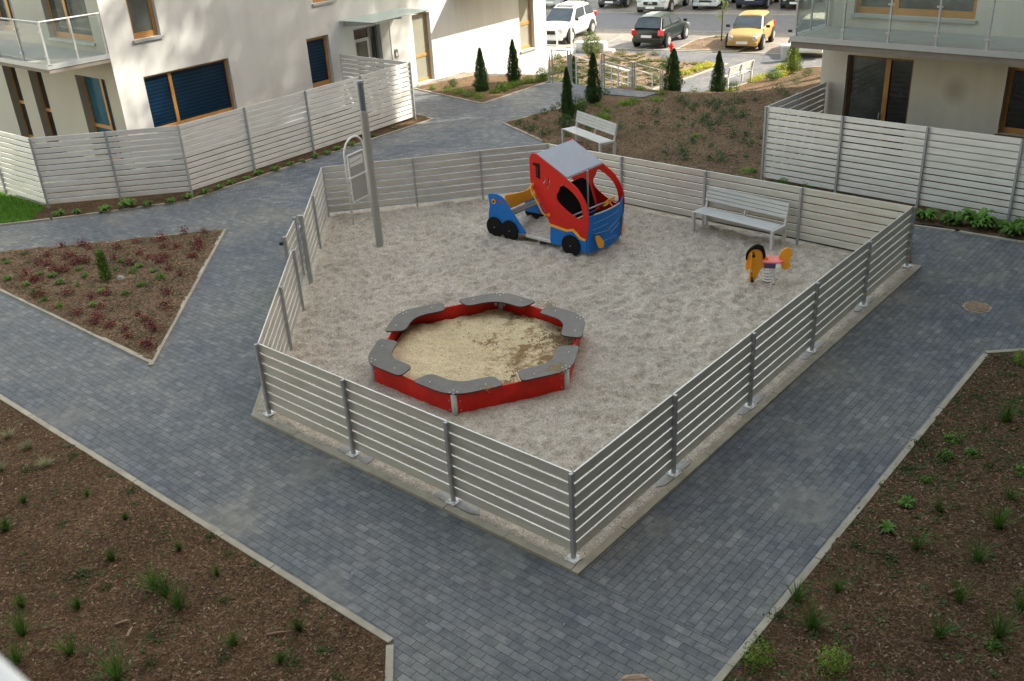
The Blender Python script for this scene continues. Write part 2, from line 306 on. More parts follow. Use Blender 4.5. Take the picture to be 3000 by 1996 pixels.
def plate(name, outlines, th, mat, parent=None, T=None, bevel=0.004, edge=None):
    """flat board with holes: outlines in XY, first the rim, then the holes; extruded by th along +-Z, placed by T"""
    cu = bpy.data.curves.new(name, 'CURVE'); cu.dimensions = '2D'; cu.fill_mode = 'BOTH'; cu.extrude = max(th/2-bevel, 0.001); cu.bevel_depth = bevel; cu.bevel_resolution = 1; cu.offset = -bevel
    for pts in outlines:
        sp = cu.splines.new('POLY'); sp.points.add(len(pts)-1); sp.use_cyclic_u = True
        for i, p in enumerate(pts): sp.points[i].co = (p[0], p[1], 0, 1)
    tmp = bpy.data.objects.new('tmp', cu); COL.objects.link(tmp)
    dg = bpy.context.evaluated_depsgraph_get(); me = bpy.data.meshes.new_from_object(tmp.evaluated_get(dg)); bpy.data.objects.remove(tmp); bpy.data.curves.remove(cu)
    me.name = name; me.materials.clear(); me.materials.append(mat)
    if edge:
        me.materials.append(edge)
        for p in me.polygons: p.material_index = 1 if abs(p.normal.z) < 0.5 else 0
    if T: me.transform(T)
    o = bpy.data.objects.new(name, me); COL.objects.link(o)
    if parent: o.parent = parent
    return o
def smooth_pts(pts, k=5, closed=True):
    out = []; n_ = len(pts)
    for i in range(n_):
        p0, p1, p2, p3 = (Vector((*pts[(i+j) % n_][:2], 0)) for j in (-1, 0, 1, 2))
        for a in range(k):
            t = a/k; q = 0.5*((2*p1)+(-p0+p2)*t+(2*p0-5*p1+4*p2-p3)*t*t+(-p0+3*p1-3*p2+p3)*t**3); out.append((q.x, q.y))
    return out
def round_poly(pts, r, k=5):
    out = []; n_ = len(pts)
    for i in range(n_):
        p = Vector(pts[i]); a = Vector(pts[i-1])-p; b2 = Vector(pts[(i+1) % n_])-p
        d = min(r, a.length*0.48, b2.length*0.48); p0 = p+a.normalized()*d; p2 = p+b2.normalized()*d
        for j in range(k+1):
            t = j/k; out.append(tuple((1-t)**2*p0+2*t*(1-t)*p+t*t*p2))
    return out
def inside(p, poly):
    x, y = p; c = False; j = len(poly)-1
    for i in range(len(poly)):
        xi, yi = poly[i]; xj, yj = poly[j]
        if (yi > y) != (yj > y) and x < (xj-xi)*(y-yi)/(yj-yi)+xi: c = not c
        j = i
    return c
def sheet(name, poly, step, zf, mat, jitter=0.3):
    """fine triangulated ground sheet filling a polygon, height zf(x, y)"""
    vs = [];  xs = [p[0] for p in poly]; ys = [p[1] for p in poly]
    n_ = len(poly)
    for i in range(n_):
        a, b2 = Vector(poly[i]), Vector(poly[(i+1) % n_]); m_ = max(1, int((b2-a).length/step))
        for k in range(m_): vs.append(a.lerp(b2, k/m_))
    nb = len(vs); x = min(xs)+step/2
    while x < max(xs):
        y = min(ys)+step/2
        while y < max(ys):
            q = (x+random.uniform(-jitter, jitter)*step, y+random.uniform(-jitter, jitter)*step)
            if inside(q, poly): vs.append(Vector(q))
            y += step
        x += step
    r_ = delaunay_2d_cdt(vs, [(i, (i+1) % nb) for i in range(nb)], [], 1, 1e-5)
    V = [(p.x, p.y, zf(p.x, p.y)) for p in r_[0]]; me = bpy.data.meshes.new(name)
    me.from_pydata(V, [], [tuple(f) for f in r_[2]])
    me.materials.append(mat); me.polygons.foreach_set('use_smooth', [True]*len(me.polygons))
    bm = bmesh.new(); bm.from_mesh(me)
    for f in bm.faces:
        if f.normal.z < 0: f.normal_flip()
    bm.to_mesh(me); bm.free()
    o = bpy.data.objects.new(name, me); COL.objects.link(o); return tag(o, kind='structure')
def fbm(x, y, sc, oct=3, seed=0):
    return noise.fractal(Vector((x*sc+seed, y*sc-seed, seed*1.7)), 0.7, 2.1, oct)
def kerb(name, pts, width=0.08, z0=-0.1, z1=0.035, closed=False, mat=None, side=1, seg=1.0):
    """edging stones laid along a line; the line is the outer edge and the stones lie on the given side"""
    mb = MB(); P = [Vector(p) for p in pts]; n_ = len(P)
    for i in range(n_ if closed else n_-1):
        a, b2 = P[i], P[(i+1) % n_]; d = (b2-a).normalized(); nn = Vector((-d.y, d.x))*side*width; L = (b2-a).length
        # mitre by overlapping nothing: shorten the start by the width where the previous stone already fills the corner
        s0 = 0.0 if (i == 0 and not closed) else width*0.98
        k = max(1, round((L-s0)/seg)); st = (L-s0)/k
        for j in range(k):
            u0, u1 = s0+j*st+0.003, s0+(j+1)*st-0.003
            if j == k-1: u1 = L
            q = [a+d*u0, a+d*u1, a+d*u1+nn, a+d*u0+nn]; dz = random.uniform(-0.004, 0.004)
            if side < 0: q = q[::-1]
            mb.prism([tuple(c) for c in q], z0, z1+dz)
    return tag(mb.build(name, mat or MT['concrete'], bevel=0.006), kind='structure')

# ================================================================ SETTING
LOW = -1.15
A, B, C_, D_, E_ = (0.57, 8.70), (-3.62, 12.41), (7.35, 16.42), (1.11, 22.24), (-4.06, 21.42)
KA, KB, KC, KD, KE = (0.57, 8.49), (-3.83, 12.37), (7.56, 16.40), (1.14, 22.42), (-4.22, 21.6)
# lower ground, parking and light footpath
mb = MB(); mb.add([(-150, -60, LOW-0.008), (150, -60, LOW-0.008), (150, 240, LOW-0.008), (-150, 240, LOW-0.008)], [(0, 1, 2, 3)])
tag(mb.build('ground', MT['pave_lot']), kind='structure')
dl = Vector((math.cos(R(-29)), math.sin(R(-29)))); nl = Vector((-dl.y, dl.x))
LO = Vector((8.3, 46.05))      # point on the kerb between parking bays and footpath
def lot(u, v): q = LO+dl*u+nl*v; return (q.x, q.y)
mb = MB(); q = [lot(-60, 5.35), lot(60, 5.35), lot(60, 11.0), lot(-60, 11.0)]
mb.add([(x, y, LOW-0.004) for x, y in q], [(0, 1, 2, 3)]); tag(mb.build('road', MT['asphalt']), kind='structure')
for v_ in (5.25, 11.0):
    mb = MB(); q = [lot(-60, v_), lot(60, v_), lot(60, v_+0.12), lot(-60, v_+0.12)]
    mb.prism(q, LOW-0.1, LOW+0.012); tag(mb.build('kerb', MT['concrete']), kind='structure')
FP = [(1.0, 37.0), (5.0, 37.0), (5.2, 35.5), (6.6, 35.4), (8.75, 37.2), (10.07, 38.44), (12.14, 40.3), (18.4, 40.3), lot(11.4, 0), lot(-22, 0), (-8, 50)]
mb = MB(); mb.add([(x, y, LOW) for x, y in FP], [tuple(range(len(FP)))]); tag(mb.build('footpath', MT['pave_low']), kind='structure')
mb = MB(); q = [lot(-7, -0.12), lot(25, -0.12), lot(25, 0.0), lot(-7, 0.0)]; mb.prism(q, LOW-0.1, LOW+0.03); tag(mb.build('kerb', MT['concrete']), kind='structure')
# bay lines
mb = MB()
for k in range(-6, 14):
    u = 0.95+2.45*k
    for v0, v1 in ((0.05, 5.1), (11.2, 16.0)):
        q = [lot(u, v0), lot(u+0.10, v0), lot(u+0.10, v1), lot(u, v1)]; mb.add([(x, y, LOW+0.0) for x, y in q], [(0, 1, 2, 3)])
tag(mb.build('road_marking', MT['concrete']), kind='structure')

# upper terrace with grey pavers
TOPP = [(-40, -12), (40, -12), (40, 8), (24, 9), (8.4, 24.0), (8.0, 28.0), (6.6, 30.6), (5.07, 31.7), (3.72, 33.47), (2.62, 34.62), (1.98, 35.25), (1.9, 36.4), (-0.9, 37.6), (-1.6, 38.2), (-14, 46), (-40, 46)]
mb = MB(); mb.prism(TOPP, LOW-0.4, 0.0); tag(mb.build('paving', MT['pave']), kind='structure')
# paving laid along the right hand path
ba = (Vector(A)-Vector(B)).normalized()
s0 = Vector(KA)+ba*0.02; s1 = s0+ba*9
q = [s0, s1, Vector((12, 8)), Vector((18, 8.0)), Vector((13.2, 15.0)), Vector((8.3, 18.6)), Vector(KC)]
mb = MB(); mb.add([(p.x, p.y, 0.004) for p in q], [tuple(range(len(q)))]); tag(mb.build('path', MT['pave2']), kind='structure')
q = [(-4.35, 21.8), (1.15, 22.5), (1.25, 26.9), (0.1, 29.34), (2.33, 31.15), (3.72, 33.4), (2.6, 34.6), (1.9, 35.1), (-0.5, 32.14), (-3.07, 35.3), (-3.0, 31.3), (-2.0, 30.4), (-5.4, 26.25), (-7.4, 23.9)]
mb = MB(); mb.add([(x, y, 0.004) for x, y in q], [tuple(range(len(q)))]); tag(mb.build('path', MT['pave_up']), kind='structure')
# stairs down to the footpath
sdv = Vector((0.735, 0.678)); snv = Vector((-0.678, 0.735)); ST0 = Vector((3.68, 33.5))
mb = MB()
for k in range(8):
    a = ST0+sdv*(0.42*k); b2 = ST0+sdv*(0.42*(k+1)); z1 = -0.144*(k+1)+0.0
    q = [a, b2, b2+snv*1.55, a+snv*1.55]; mb.prism([tuple(p) for p in q], LOW-0.3, z1)
tag(mb.build('stairs', MT['step'], bevel=0.01), kind='structure')

# mulch beds -------------------------------------------------------
def mz(x, y, amp=0.035, base=0.012): return base+0.012+amp*0.8*max(-0.45, 0.5*(fbm(x, y, 1.1, 3, 3)+0.6*fbm(x, y, 9, 3, 8)))
def offs(poly, d):       # move a counter-clockwise outline inwards
    out = []; n_ = len(poly)
    for i in range(n_):
        p = Vector(poly[i]); a = (p-Vector(poly[i-1])).normalized(); b2 = (Vector(poly[(i+1) % n_])-p).normalized()
        na = Vector((-a.y, a.x)); nb = Vector((-b2.y, b2.x)); m_ = (na+nb); m_ = m_/max(0.3, m_.dot(na)); out.append(tuple(p+m_*d))
    return out
BED_L = [(-1.41, 7.60), (-14.0, 18.73), (-14.0, 2.0), (-1.02, 2.0)]
sheet('mulch_bed', offs(BED_L, 0.06), 0.075, mz, MT['mulch'])
kerb('kerb', [(-14, 18.73), (-1.41, 7.60), (-1.02, 2.0)], side=-1)
BED_R = [(-1.5+0.7, 4.0), (8.5, 4.0), (15.0, 4.0), (15.0, 12.9), (7.23, 12.99)]
BED_R = [(-0.75, 4.0), (15.0, 4.0), (15.0, 13.02), (7.23, 12.99)]
sheet('mulch_bed', offs(BED_R, 0.06), 0.075, mz, MT['mulch'])
kerb('kerb', [(15.0, 13.02), (7.23, 12.99), (-0.75, 4.0)], side=1)
BED_T = [(-6.33, 20.96), (-12.5, 20.2), (-12.5, 20.1), (-5.96, 14.29)]
sheet('mulch_bed', offs(BED_T, 0.05), 0.085, lambda x, y: mz(x, y, 0.05, 0.03), MT['mulch_mid'])
kerb('kerb', [(-12.5, 20.12), (-6.33, 20.96), (-5.96, 14.29), (-12.5, 20.1)], side=-1)
# strip below the left terrace fence, lawn at its far left end
STRIP_L = [(-11.4, 22.45), (-9.87, 22.79), (-7.89, 23.31), (-5.45, 26.28), (-2.01, 30.45), (-2.75, 31.23), (-3.0, 31.0), (-8.2, 24.4), (-11.6, 23.9)]
sheet('mulch_bed', STRIP_L, 0.12, lambda x, y: mz(x, y, 0.03, 0.02), MT['mulch'])
kerb('kerb', [(-12.6, 22.2), (-10.99, 22.51), (-9.87, 22.79), (-7.89, 23.31), (-5.45, 26.28), (-2.01, 30.45), (-2.75, 31.23)], side=1, width=0.06)
LAWN = [(-11.4, 22.45), (-11.5, 23.6), (-14.6, 26.2), (-17, 26), (-17, 21.4), (-12.6, 22.2)]
sheet('lawn', LAWN, 0.25, lambda x, y: 0.01+0.01*fbm(x, y, 1, 2, 1), MT['lawn'])
# terrace behind the left fence
mb = MB(); q = [(-8.0, 24.3), (-3.0, 30.8), (-5.1, 32.9), (-10.3, 26.9), (-12.0, 24.7)]; mb.add([(x, y, 0.012) for x, y in q], [tuple(range(len(q)))]); tag(mb.build('terrace', MT['mulch']), kind='structure')
mb = MB(); q = [(6.6, 22.4), (13.0, 16.0), (15.0, 18.0), (8.4, 24.4)]; mb.add([(x, y, 0.012) for x, y in q], [tuple(range(len(q)))]); tag(mb.build('terrace', MT['mulch']), kind='structure')
# bed with two conifers at the foot of the white wall
BED_M = [(-3.0, 35.3), (-0.5, 32.18), (1.93, 35.12), (1.88, 36.25), (-0.9, 36.85), (-2.0, 36.2)]
sheet('mulch_bed', offs(BED_M, 0.05), 0.14, lambda x, y: mz(x, y, 0.05, 0.03), MT['mulch_mid'])
kerb('kerb', [(-3.07, 35.35), (-0.5, 32.14), (1.95, 35.10)], side=1)
sheet('gravel_strip', [(-3.2, 35.45), (-2.0, 36.25), (-0.9, 36.9), (-0.6, 37.9), (-1.9, 37.2), (-3.6, 35.2)], 0.2, lambda x, y: 0.01, MT['pebble'])
# the big planted slope between playground, right building and footpath
KL = [(6.4, 35.6), (8.75, 37.25), (10.07, 38.49), (12.14, 40.34), (25, 40.5)]
def segd(p, a, b2):
    vx, vy = b2[0]-a[0], b2[1]-a[1]; t = max(0, min(1, ((p[0]-a[0])*vx+(p[1]-a[1])*vy)/(vx*vx+vy*vy)))
    return math.hypot(p[0]-a[0]-t*vx, p[1]-a[1]-t*vy)
def zs(x, y):
    d = min(segd((x, y), KL[i], KL[i+1]) for i in range(4)); Dd = max(3.2, min(6, 3.2+.55*(x-5))); t = max(0, min(1, d/Dd)); return LOW+1.18*t*t*(3-2*t)
SLOPE = [(1.24, 26.86), (1.20, 22.50), (7.55, 16.62), (8.30, 18.66), (9.07, 18.14), (13.28, 14.64), (14.4, 15.8), (8.4, 24.0), (8.6, 24.4), (24, 38), (24, 40.5), (12.14, 40.30), (10.07, 38.44), (8.75, 37.2), (6.5, 35.5), (3.75, 33.0), (4.95, 31.9), (4.6, 31.6), (3.3, 32.6), (2.33, 31.10), (0.16, 29.34)]
sheet('mulch_bed', SLOPE, 0.13, lambda x, y: zs(x, y)+mz(x, y, 0.06, -0.01), MT['mulch_mid'])
kerb('kerb', [(1.20, 26.9), (0.1, 29.34), (2.33, 31.15), (3.5, 32.35)], side=-1)
kerb('kerb', [(8.22, 18.60), (9.0, 18.07), (13.2, 14.55)], side=1)
kerb('kerb', [(6.5, 35.5), (8.75, 37.2), (10.07, 38.44), (12.14, 40.30), (18.3, 40.4)], side=-1, z0=LOW-0.1, z1=LOW+0.04)
# dark strip of pavers on the brow of the slope
mb = MB(); q = [(3.55, 32.35), (4.72, 31.5), (5.3, 32.0), (3.75, 33.35)]; mb.prism(q, -0.3, 0.055); tag(mb.build('path', MT['pave_up']), kind='structure')
# lower beds beyond the stairs
LBED = [(6.0, 37.85), (7.44, 39.38), (9.90, 42.05), (9.52, 42.75), (7.97, 43.3), (7.04, 45.6), (5.3, 46.9), (3.9, 46.3), (2.4, 45.4), (2.2, 42.5), (1.9, 38.0), (2.6, 35.0), (5.2, 37.3)]
def zl(x, y):
    d = math.hypot(x-2.6, y-35.0); t = max(0, 1-d/3.6); return LOW+0.02+0.9*t*t*(3-2*t)+0.03*fbm(x, y, 2, 3, 5)
sheet('mulch_bed', LBED, 0.2, zl, MT['mulch_low'])
kerb('kerb', [(5.9, 37.75), (7.5, 39.33), (10.0, 42.1)], side=1, z0=LOW-0.1, z1=LOW+0.05)
ISL = [lot(0.2, 0.2), lot(2.9, 0.2), lot(3.4, 3.4), lot(2.6, 3.9), lot(0.9, 3.9), lot(0.3, 2.6)]
sheet('mulch_bed', ISL, 0.2, lambda x, y: LOW+0.03+0.12*math.exp(-((x-lot(1.7, 1.9)[0])**2+(y-lot(1.7, 1.9)[1])**2)/2), MT['mulch_low'])
kerb('kerb', [lot(0.1, 0.1), lot(3.0, 0.1), lot(3.55, 3.45), lot(2.7, 4.05), lot(0.8, 4.05), lot(0.2, 2.65)], side=1, z0=LOW-0.1, z1=LOW+0.06, closed=True)

# playground surface ----------------------------------------------
PG = [(0.57, 8.52), (7.58, 16.41), (1.14, 22.42), (-4.24, 21.58), (-3.87, 12.41)]
def footpr(x, y):
    v_ = noise.voronoi(Vector((x*4.6+0.5*noise.noise(Vector((x*2, y*2, 5))), y*5.8, 0)))[0]
    return v_[0]
def pgz(x, y):
    cd_ = math.hypot(x+0.52, y-13.74)
    z = 0.05+0.115*(footpr(x, y)-0.42)+0.035*fbm(x, y, 5.5, 3, 2)+0.010*fbm(x, y, 0.8, 2, 4)
    if cd_ < 2.3: z = 0.05+(z-0.05)*min(1, 0.25+max(0, cd_-1.85)*1.6)+0.02*max(0, 1-abs(cd_-1.85)/0.3)
    if min(segd((x, y), PG[i], PG[(i+1) % 5]) for i in range(5)) < 0.27: z = 0.030+0.25*(z-0.045)
    return max(z, 0.010)
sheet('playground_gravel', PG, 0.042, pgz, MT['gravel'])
kerb('kerb', [(0.57, 8.42), (7.66, 16.40)], side=1, width=0.1, z1=0.045)
kerb('kerb', [(0.50, 8.49), (-3.93, 12.40)], side=-1, width=0.1, z1=0.045)
kerb('kerb', [(-3.93, 12.42), (-4.30, 21.62)], side=-1, width=0.08, z1=0.03)
kerb('kerb', [(-4.30, 21.64), (1.14, 22.50), (7.66, 16.42)], side=-1, width=0.08, z1=0.03)

# crumbs of bark, lying loose on the mulch
def scatter_chips(name, poly, zf, count, s0, s1, label, cat, mats=CHIPS, flat=0.5, wts=None):
    mb = MB(); xs = [p[0] for p in poly]; ys = [p[1] for p in poly]; k = 0
    while k < count:
        x, y = random.uniform(min(xs), max(xs)), random.uniform(min(ys), max(ys))
        if not inside((x, y), poly): continue
        k += 1
        L = random.uniform(s0, s1); W = L*random.uniform(0.25, 0.6); a = random.uniform(0, 2*PI); t1, t2 = random.gauss(0, flat*0.5), random.gauss(0, flat*0.5)
        T = Matrix.Translation((x, y, zf(x, y)+W*0.2)) @ Matrix.Rotation(a, 4, 'Z') @ Matrix.Rotation(t1, 4, 'X') @ Matrix.Rotation(t2, 4, 'Y')
        h = W*0.3; vs = [T @ Vector(p) for p in ((-L/2, -W/2*0.6, 0), (L/2, -W/2, 0), (L/2*0.8, W/2, 0), (-L/2, W/2, 0), (0, 0, h))]
        mb.add(vs, [(0, 1, 4), (1, 2, 4), (2, 3, 4), (3, 0, 4)], random.choices(range(len(mats)), wts)[0] if wts else random.randrange(len(mats)))
    return tag(mb.build(name, mats), label, cat, kind='stuff')
WV = (5, 3, 6, 0.6)
scatter_chips('bark_chips', [(-1.5, 7.5), (-10.5, 15.5), (-9.5, 9), (-7, 6.2), (-1.3, 6.2)], mz, 17000, 0.012, 0.05, 'loose brown bark chips covering the lower left bed', 'bark chips', wts=WV)
scatter_chips('bark_chips', [(1.6, 6.5), (7.2, 12.85), (9.6, 12.9), (8.8, 8.5), (6.2, 6.2), (2.6, 6.0)], mz, 15000, 0.012, 0.05, 'loose brown bark chips covering the lower right bed', 'bark chips', wts=WV)
scatter_chips('bark_chips', offs(BED_T, 0.1), lambda x, y: mz(x, y, 0.05, 0.03), 8000, 0.015, 0.06, 'loose bark chips in the triangular bed of red plants', 'bark chips', wts=WV)
scatter_chips('bark_chips', [(1.4, 26.8), (1.3, 22.7), (6.2, 18.2), (6.2, 22.0), (8.3, 24.4), (11, 28), (9.5, 33), (3.0, 31.0), (0.4, 29.3)], lambda x, y: zs(x, y)+mz(x, y, 0.06, -0.01), 12000, 0.02, 0.08, 'loose bark chips on the planted slope behind the playground', 'bark chips', wts=WV)
# pebbles between fence and edging
mats_p = [plain('pebble_a', (0.34, 0.30, 0.25), 0.9), plain('pebble_b', (0.20, 0.16, 0.13), 0.9), plain('pebble_c', (0.45, 0.42, 0.37), 0.9)]
scatter_chips('gravel', PG, pgz, 30000, 0.007, 0.021, 'fine grey gravel grains loose on the playground', 'gravel', mats_p, 0.4)

# ================================================================ FENCES
def fence(name, label, pts, h, nslat, z_lo, group, gapped=True, side=1, skip_last=False, post_ext=0.0, first_post=True, last_post=True, pads=True, plates=True):
    """slatted metal fence along pts (one bay between two points); posts stand on the outer side"""
    a0 = Vector(pts[0]); t = thing(name, label, 'fence', (a0.x, a0.y, 0), 0, group)
    pitch_ = (h-z_lo)/nslat
    for i in range(len(pts)-1):
        a = Vector(pts[i])-a0; b2 = Vector(pts[i+1])-a0; d = (b2-a).normalized(); nn = Vector((-d.y, d.x)); L = (b2-a).length
        mb = MB(); T = Matrix.Translation((a.x, a.y, 0)) @ Matrix(((d.x, nn.x, 0, 0), (d.y, nn.y, 0, 0), (0, 0, 1, 0), (0, 0, 0, 1)))
        for k in range(nslat):
            zt = h-k*pitch_; dz = random.uniform(-0.002, 0.002); mb.box(0.012, L-0.012, -0.011+dz, 0.011+dz, zt-pitch_+0.029, zt, 0, T)
        mb.build('slat_panel', MT['slat_white' if nslat > 8 else 'slat'], t, bevel=0.004)
    for i, p in enumerate(pts):
        if (i == 0 and not first_post) or (i == len(pts)-1 and not last_post): continue
        if i < len(pts)-1: d = (Vector(pts[i+1])-Vector(p)).normalized()
        else: d = (Vector(p)-Vector(pts[i-1])).normalized()
        nn = Vector((-d.y, d.x))*side; q = Vector(p)-a0+nn*0.038
        T = Matrix.Translation((q.x, q.y, 0)) @ Matrix(((d.x, nn.x, 0, 0), (d.y, nn.y, 0, 0), (0, 0, 1, 0), (0, 0, 0, 1)))
        mb = MB(); mb.box(-0.022, 0.022, -0.024, 0.024, 0.0, h+0.004+post_ext, 0, T)
        for k in range(nslat):
            zt = h-k*pitch_-pitch_*0.55; mb.box(-0.005, 0.005, 0.024, 0.027, zt-0.005, zt+0.005, 0, T)
        po = mb.build('post', MT['steel'], t, bevel=0.003)
        if plates:
            mb = MB(); mb.box(-0.075, 0.075, -0.075, 0.075, 0.052, 0.062, 0, T)
            for sx_ in (-1, 1):
                for sy_ in (-1, 1): mb.box(sx_*0.055-0.01, sx_*0.055+0.01, sy_*0.055-0.01, sy_*0.055+0.01, 0.062, 0.078, 0, T)
            mb.build('base_plate', MT['white_metal'], po)
        if pads and 0 < i < len(pts)-1:
            mb = MB(); pa = [(-.36, -.03), (-.30, .045), (-.12, .058), (.15, .050), (.33, .058), (.40, .01), (.30, -.10), (.05, -.14), (-.2, -.12)]; pa = [(u*random.uniform(.8, 1.15), v_) for u, v_ in pa]
            mb.prism([(q.x+d.x*u+nn.x*v_, q.y+d.y*u+nn.y*v_) for u, v_ in pa], -0.02, 0.047)
            mb.build('footing', MT['footing'], t)
    return t
def lerp_pts(a, b2, n_): return [tuple(Vector(a).lerp(Vector(b2), k/n_)) for k in range(n_+1)]
GP = 'grey slatted fence runs around the playground'
fence('slatted_fence', 'low grey slatted fence on the near left side of the playground, three bays', lerp_pts(B, A, 3), 1.2, 7, 0.085, GP, side=-1, last_post=True)
fence('slatted_fence', 'long low grey slatted fence on the near right side of the playground, five bays', lerp_pts(A, C_, 5), 1.2, 7, 0.085, GP, side=-1, first_post=False, pads=True)
fence('slatted_fence', 'low grey slatted fence behind the playground bench, four bays', lerp_pts(C_, D_, 4), 1.2, 7, 0.12, GP, side=1, first_post=False, pads=False, plates=False)
fence('slatted_fence', 'low grey slatted fence at the far side of the playground behind the lamp post', [D_, (-0.48, 22.0), (-2.02, 21.72), E_], 1.2, 7, 0.12, GP, side=1, first_post=False, pads=False, plates=False)
fence('slatted_fence', 'low grey slatted fence left of the playground, from the far corner to the gate', [E_, (-3.96, 19.27), (-3.87, 17.33)], 1.2, 7, 0.12, GP, side=1, first_post=False, pads=False, plates=False)
fence('slatted_fence', 'low grey slatted fence left of the playground, from the gate to the near corner', [(-3.80, 16.12), (-3.72, 14.45), (B[0], B[1])], 1.2, 7, 0.12, GP, side=1, last_post=False, pads=False, plates=False)
# gate leaf with its two tall posts
t = thing('gate', 'narrow slatted gate with dark latch in the left playground fence', 'gate', (-3.87, 17.33, 0), 0)
gd = (Vector((-3.86, 16.20))-Vector((-3.87, 17.33))).normalized(); gn = Vector((-gd.y, gd.x)); T = Matrix(((gd.x, gn.x, 0, -0.06), (gd.y, gn.y, 0, 0), (0, 0, 1, 0.17), (0, 0, 0, 1)))
mb = MB()
for k in range(7): zt = 1.2-k*0.153; mb.box(0.05, 1.06, -0.011, 0.011, zt-0.127, zt, 0, T)
mb.build('slat_panel', MT['slat'], t, bevel=0.004)
mb = MB(); mb.box(0.0, 0.05, -0.03, 0.03, 0.08, 1.25, 0, T); mb.box(1.06, 1.11, -0.03, 0.03, 0.08, 1.25, 0, T); mb.box(0.048, 1.062, -0.02, 0.02, 0.08, 0.11, 0, T); mb.build('gate_frame', MT['steel'], t)
mb = MB(); mb.box(1.08, 1.16, -0.09, -0.03, 1.12, 1.16, 0, T); mb.box(1.08, 1.12, 0.03, 0.10, 0.80, 0.86, 0, T); mb.box(1.09, 1.11, 0.08, 0.10, 0.70, 0.98, 0, T); mb.build('latch', MT['rubber'], t)
mb = MB(); mb.box(0.03, 0.10, -0.035, 0.035, 0.0, 1.42); mb.box(0.0, 0.105, -0.04, 0.04, 1.42, 1.44); mb.build('post', MT['steel'], t, bevel=0.003)

GL = 'tall slatted fences round the ground floor terraces'
fence('slatted_fence', 'tall pale slatted terrace fence below the balcony, facing the triangular bed', [(-11.36, 23.42), (-9.60, 23.60), (-7.90, 23.80)], 1.8, 12, 0.10, GL, side=-1, plates=False, pads=False, last_post=False)
fence('slatted_fence', 'long tall pale slatted terrace fence running along the white building to the entrance', [(-7.90, 23.80), (-6.63, 25.42), (-5.30, 27.04), (-3.97, 28.73), (-2.64, 30.46)], 1.8, 12, 0.10, GL, side=-1, plates=False, pads=False)
fence('slatted_fence', 'short pale slatted return fence beside the entrance door of the white building', [(-2.64, 30.46), (-3.86, 31.58), (-5.10, 32.72)], 1.8, 12, 0.10, GL, side=-1, plates=False, pads=False, first_post=False)
fence('slatted_fence', 'tall pale slatted fence at the left picture edge above the lawn', [(-14.6, 26.1), (-12.98, 24.77), (-11.36, 23.42)], 1.8, 12, 0.10, GL, side=-1, plates=False, pads=False, last_post=False)
fence('slatted_fence', 'tall grey slatted terrace fence in front of the right building', [(6.17, 22.05), (7.49, 20.75), (8.81, 19.46), (10.12, 18.18), (11.43, 16.9), (12.74, 15.6)], 1.8, 12, 0.10, GL, side=-1, plates=False, pads=False)
fence('slatted_fence', 'short dark slatted return fence joining the corner of the right building', [(6.17, 22.05), (7.22, 23.14), (8.22, 24.18)], 1.8, 12, 0.10, GL, side=1, plates=False, pads=False, first_post=False)

# ================================================================ BUILDINGS
def wall_mesh(x0, x1, z0, z1, ops, depth=0.25, back=14.0):
    """front face in the local XZ plane at y = 0 with real openings and reveals, plus sides, roof and back"""
    mb = MB(); X = sorted({x0, x1, *[o[0] for o in ops], *[o[1] for o in ops]}); Z = sorted({z0, z1, *[o[2] for o in ops], *[o[3] for o in ops]})
    for i in range(len(X)-1):
        for j in range(len(Z)-1):
            cx, cz = (X[i]+X[i+1])/2, (Z[j]+Z[j+1])/2
            if any(o[0] < cx < o[1] and o[2] < cz < o[3] for o in ops): continue
            mb.add([(X[i], 0, Z[j]), (X[i+1], 0, Z[j]), (X[i+1], 0, Z[j+1]), (X[i], 0, Z[j+1])], [(0, 1, 2, 3)])
    for a, b2, c, d in ops:
        mb.add([(a, 0, c), (b2, 0, c), (b2, 0, d), (a, 0, d), (a, depth, c), (b2, depth, c), (b2, depth, d), (a, depth, d)], [(0, 4, 5, 1), (1, 5, 6, 2), (2, 6, 7, 3), (3, 7, 4, 0)])
    return mb
def window(parent, x0, x1, z0, z1, y, glass, frame, mull=(), trans=(), fw_=0.075, sill=None, name='window', pane_mats=None, sill_mat=None):
    """frame set back in the opening, panes behind it, a metal sill in front"""
    mb = MB(); th = 0.05
    mb.box(x0, x0+fw_, y, y+th, z0, z1); mb.box(x1-fw_, x1, y, y+th, z0, z1)
    mb.box(x0+fw_, x1-fw_, y+0.001, y+th, z1-fw_, z1); mb.box(x0+fw_, x1-fw_, y+0.001, y+th, z0, z0+fw_*1.4)
    for m_ in mull: mb.box(m_-fw_*0.75, m_+fw_*0.75, y-0.004, y+th, z0+fw_*1.4, z1-fw_)
    xs = [x0+fw_]+list(mull)+[x1-fw_]
    for tz in trans:
        if isinstance(tz, tuple): i, zz = tz; mb.box(xs[i]+0.056*(i > 0), xs[i+1]-0.056*(i < len(mull)), y+0.002, y+th, zz-fw_*0.7, zz+fw_*0.7)
        else: mb.box(x0+fw_, x1-fw_, y+0.002, y+th, tz-fw_*0.7, tz+fw_*0.7)
    o = mb.build(name, frame, parent, bevel=0.004)
    for i in range(len(xs)-1):
        mb = MB(); mb.box(xs[i], xs[i+1], y+th*0.55, y+th*0.55+0.01, z0+fw_, z1-fw_*0.5)
        mb.build('pane', (pane_mats[i] if pane_mats else glass), o)
    if sill is not None:
        mb = MB(); mb.box(x0-0.05, x1+0.05, -sill, y+0.01, z0-0.035, z0-0.003); mb.box(x0-0.05, x1+0.05, -sill-0.012, -sill-0.0005, z0-0.07, z0-0.003)
        mb.build('sill', sill_mat or MT['sill'], o)
    return o
def blocks(parent, x0, x1, z0, z1, y0, y1, mat, name): mb = MB(); mb.box(x0, x1, y0, y1, z0, z1); return mb.build(name, mat, parent)

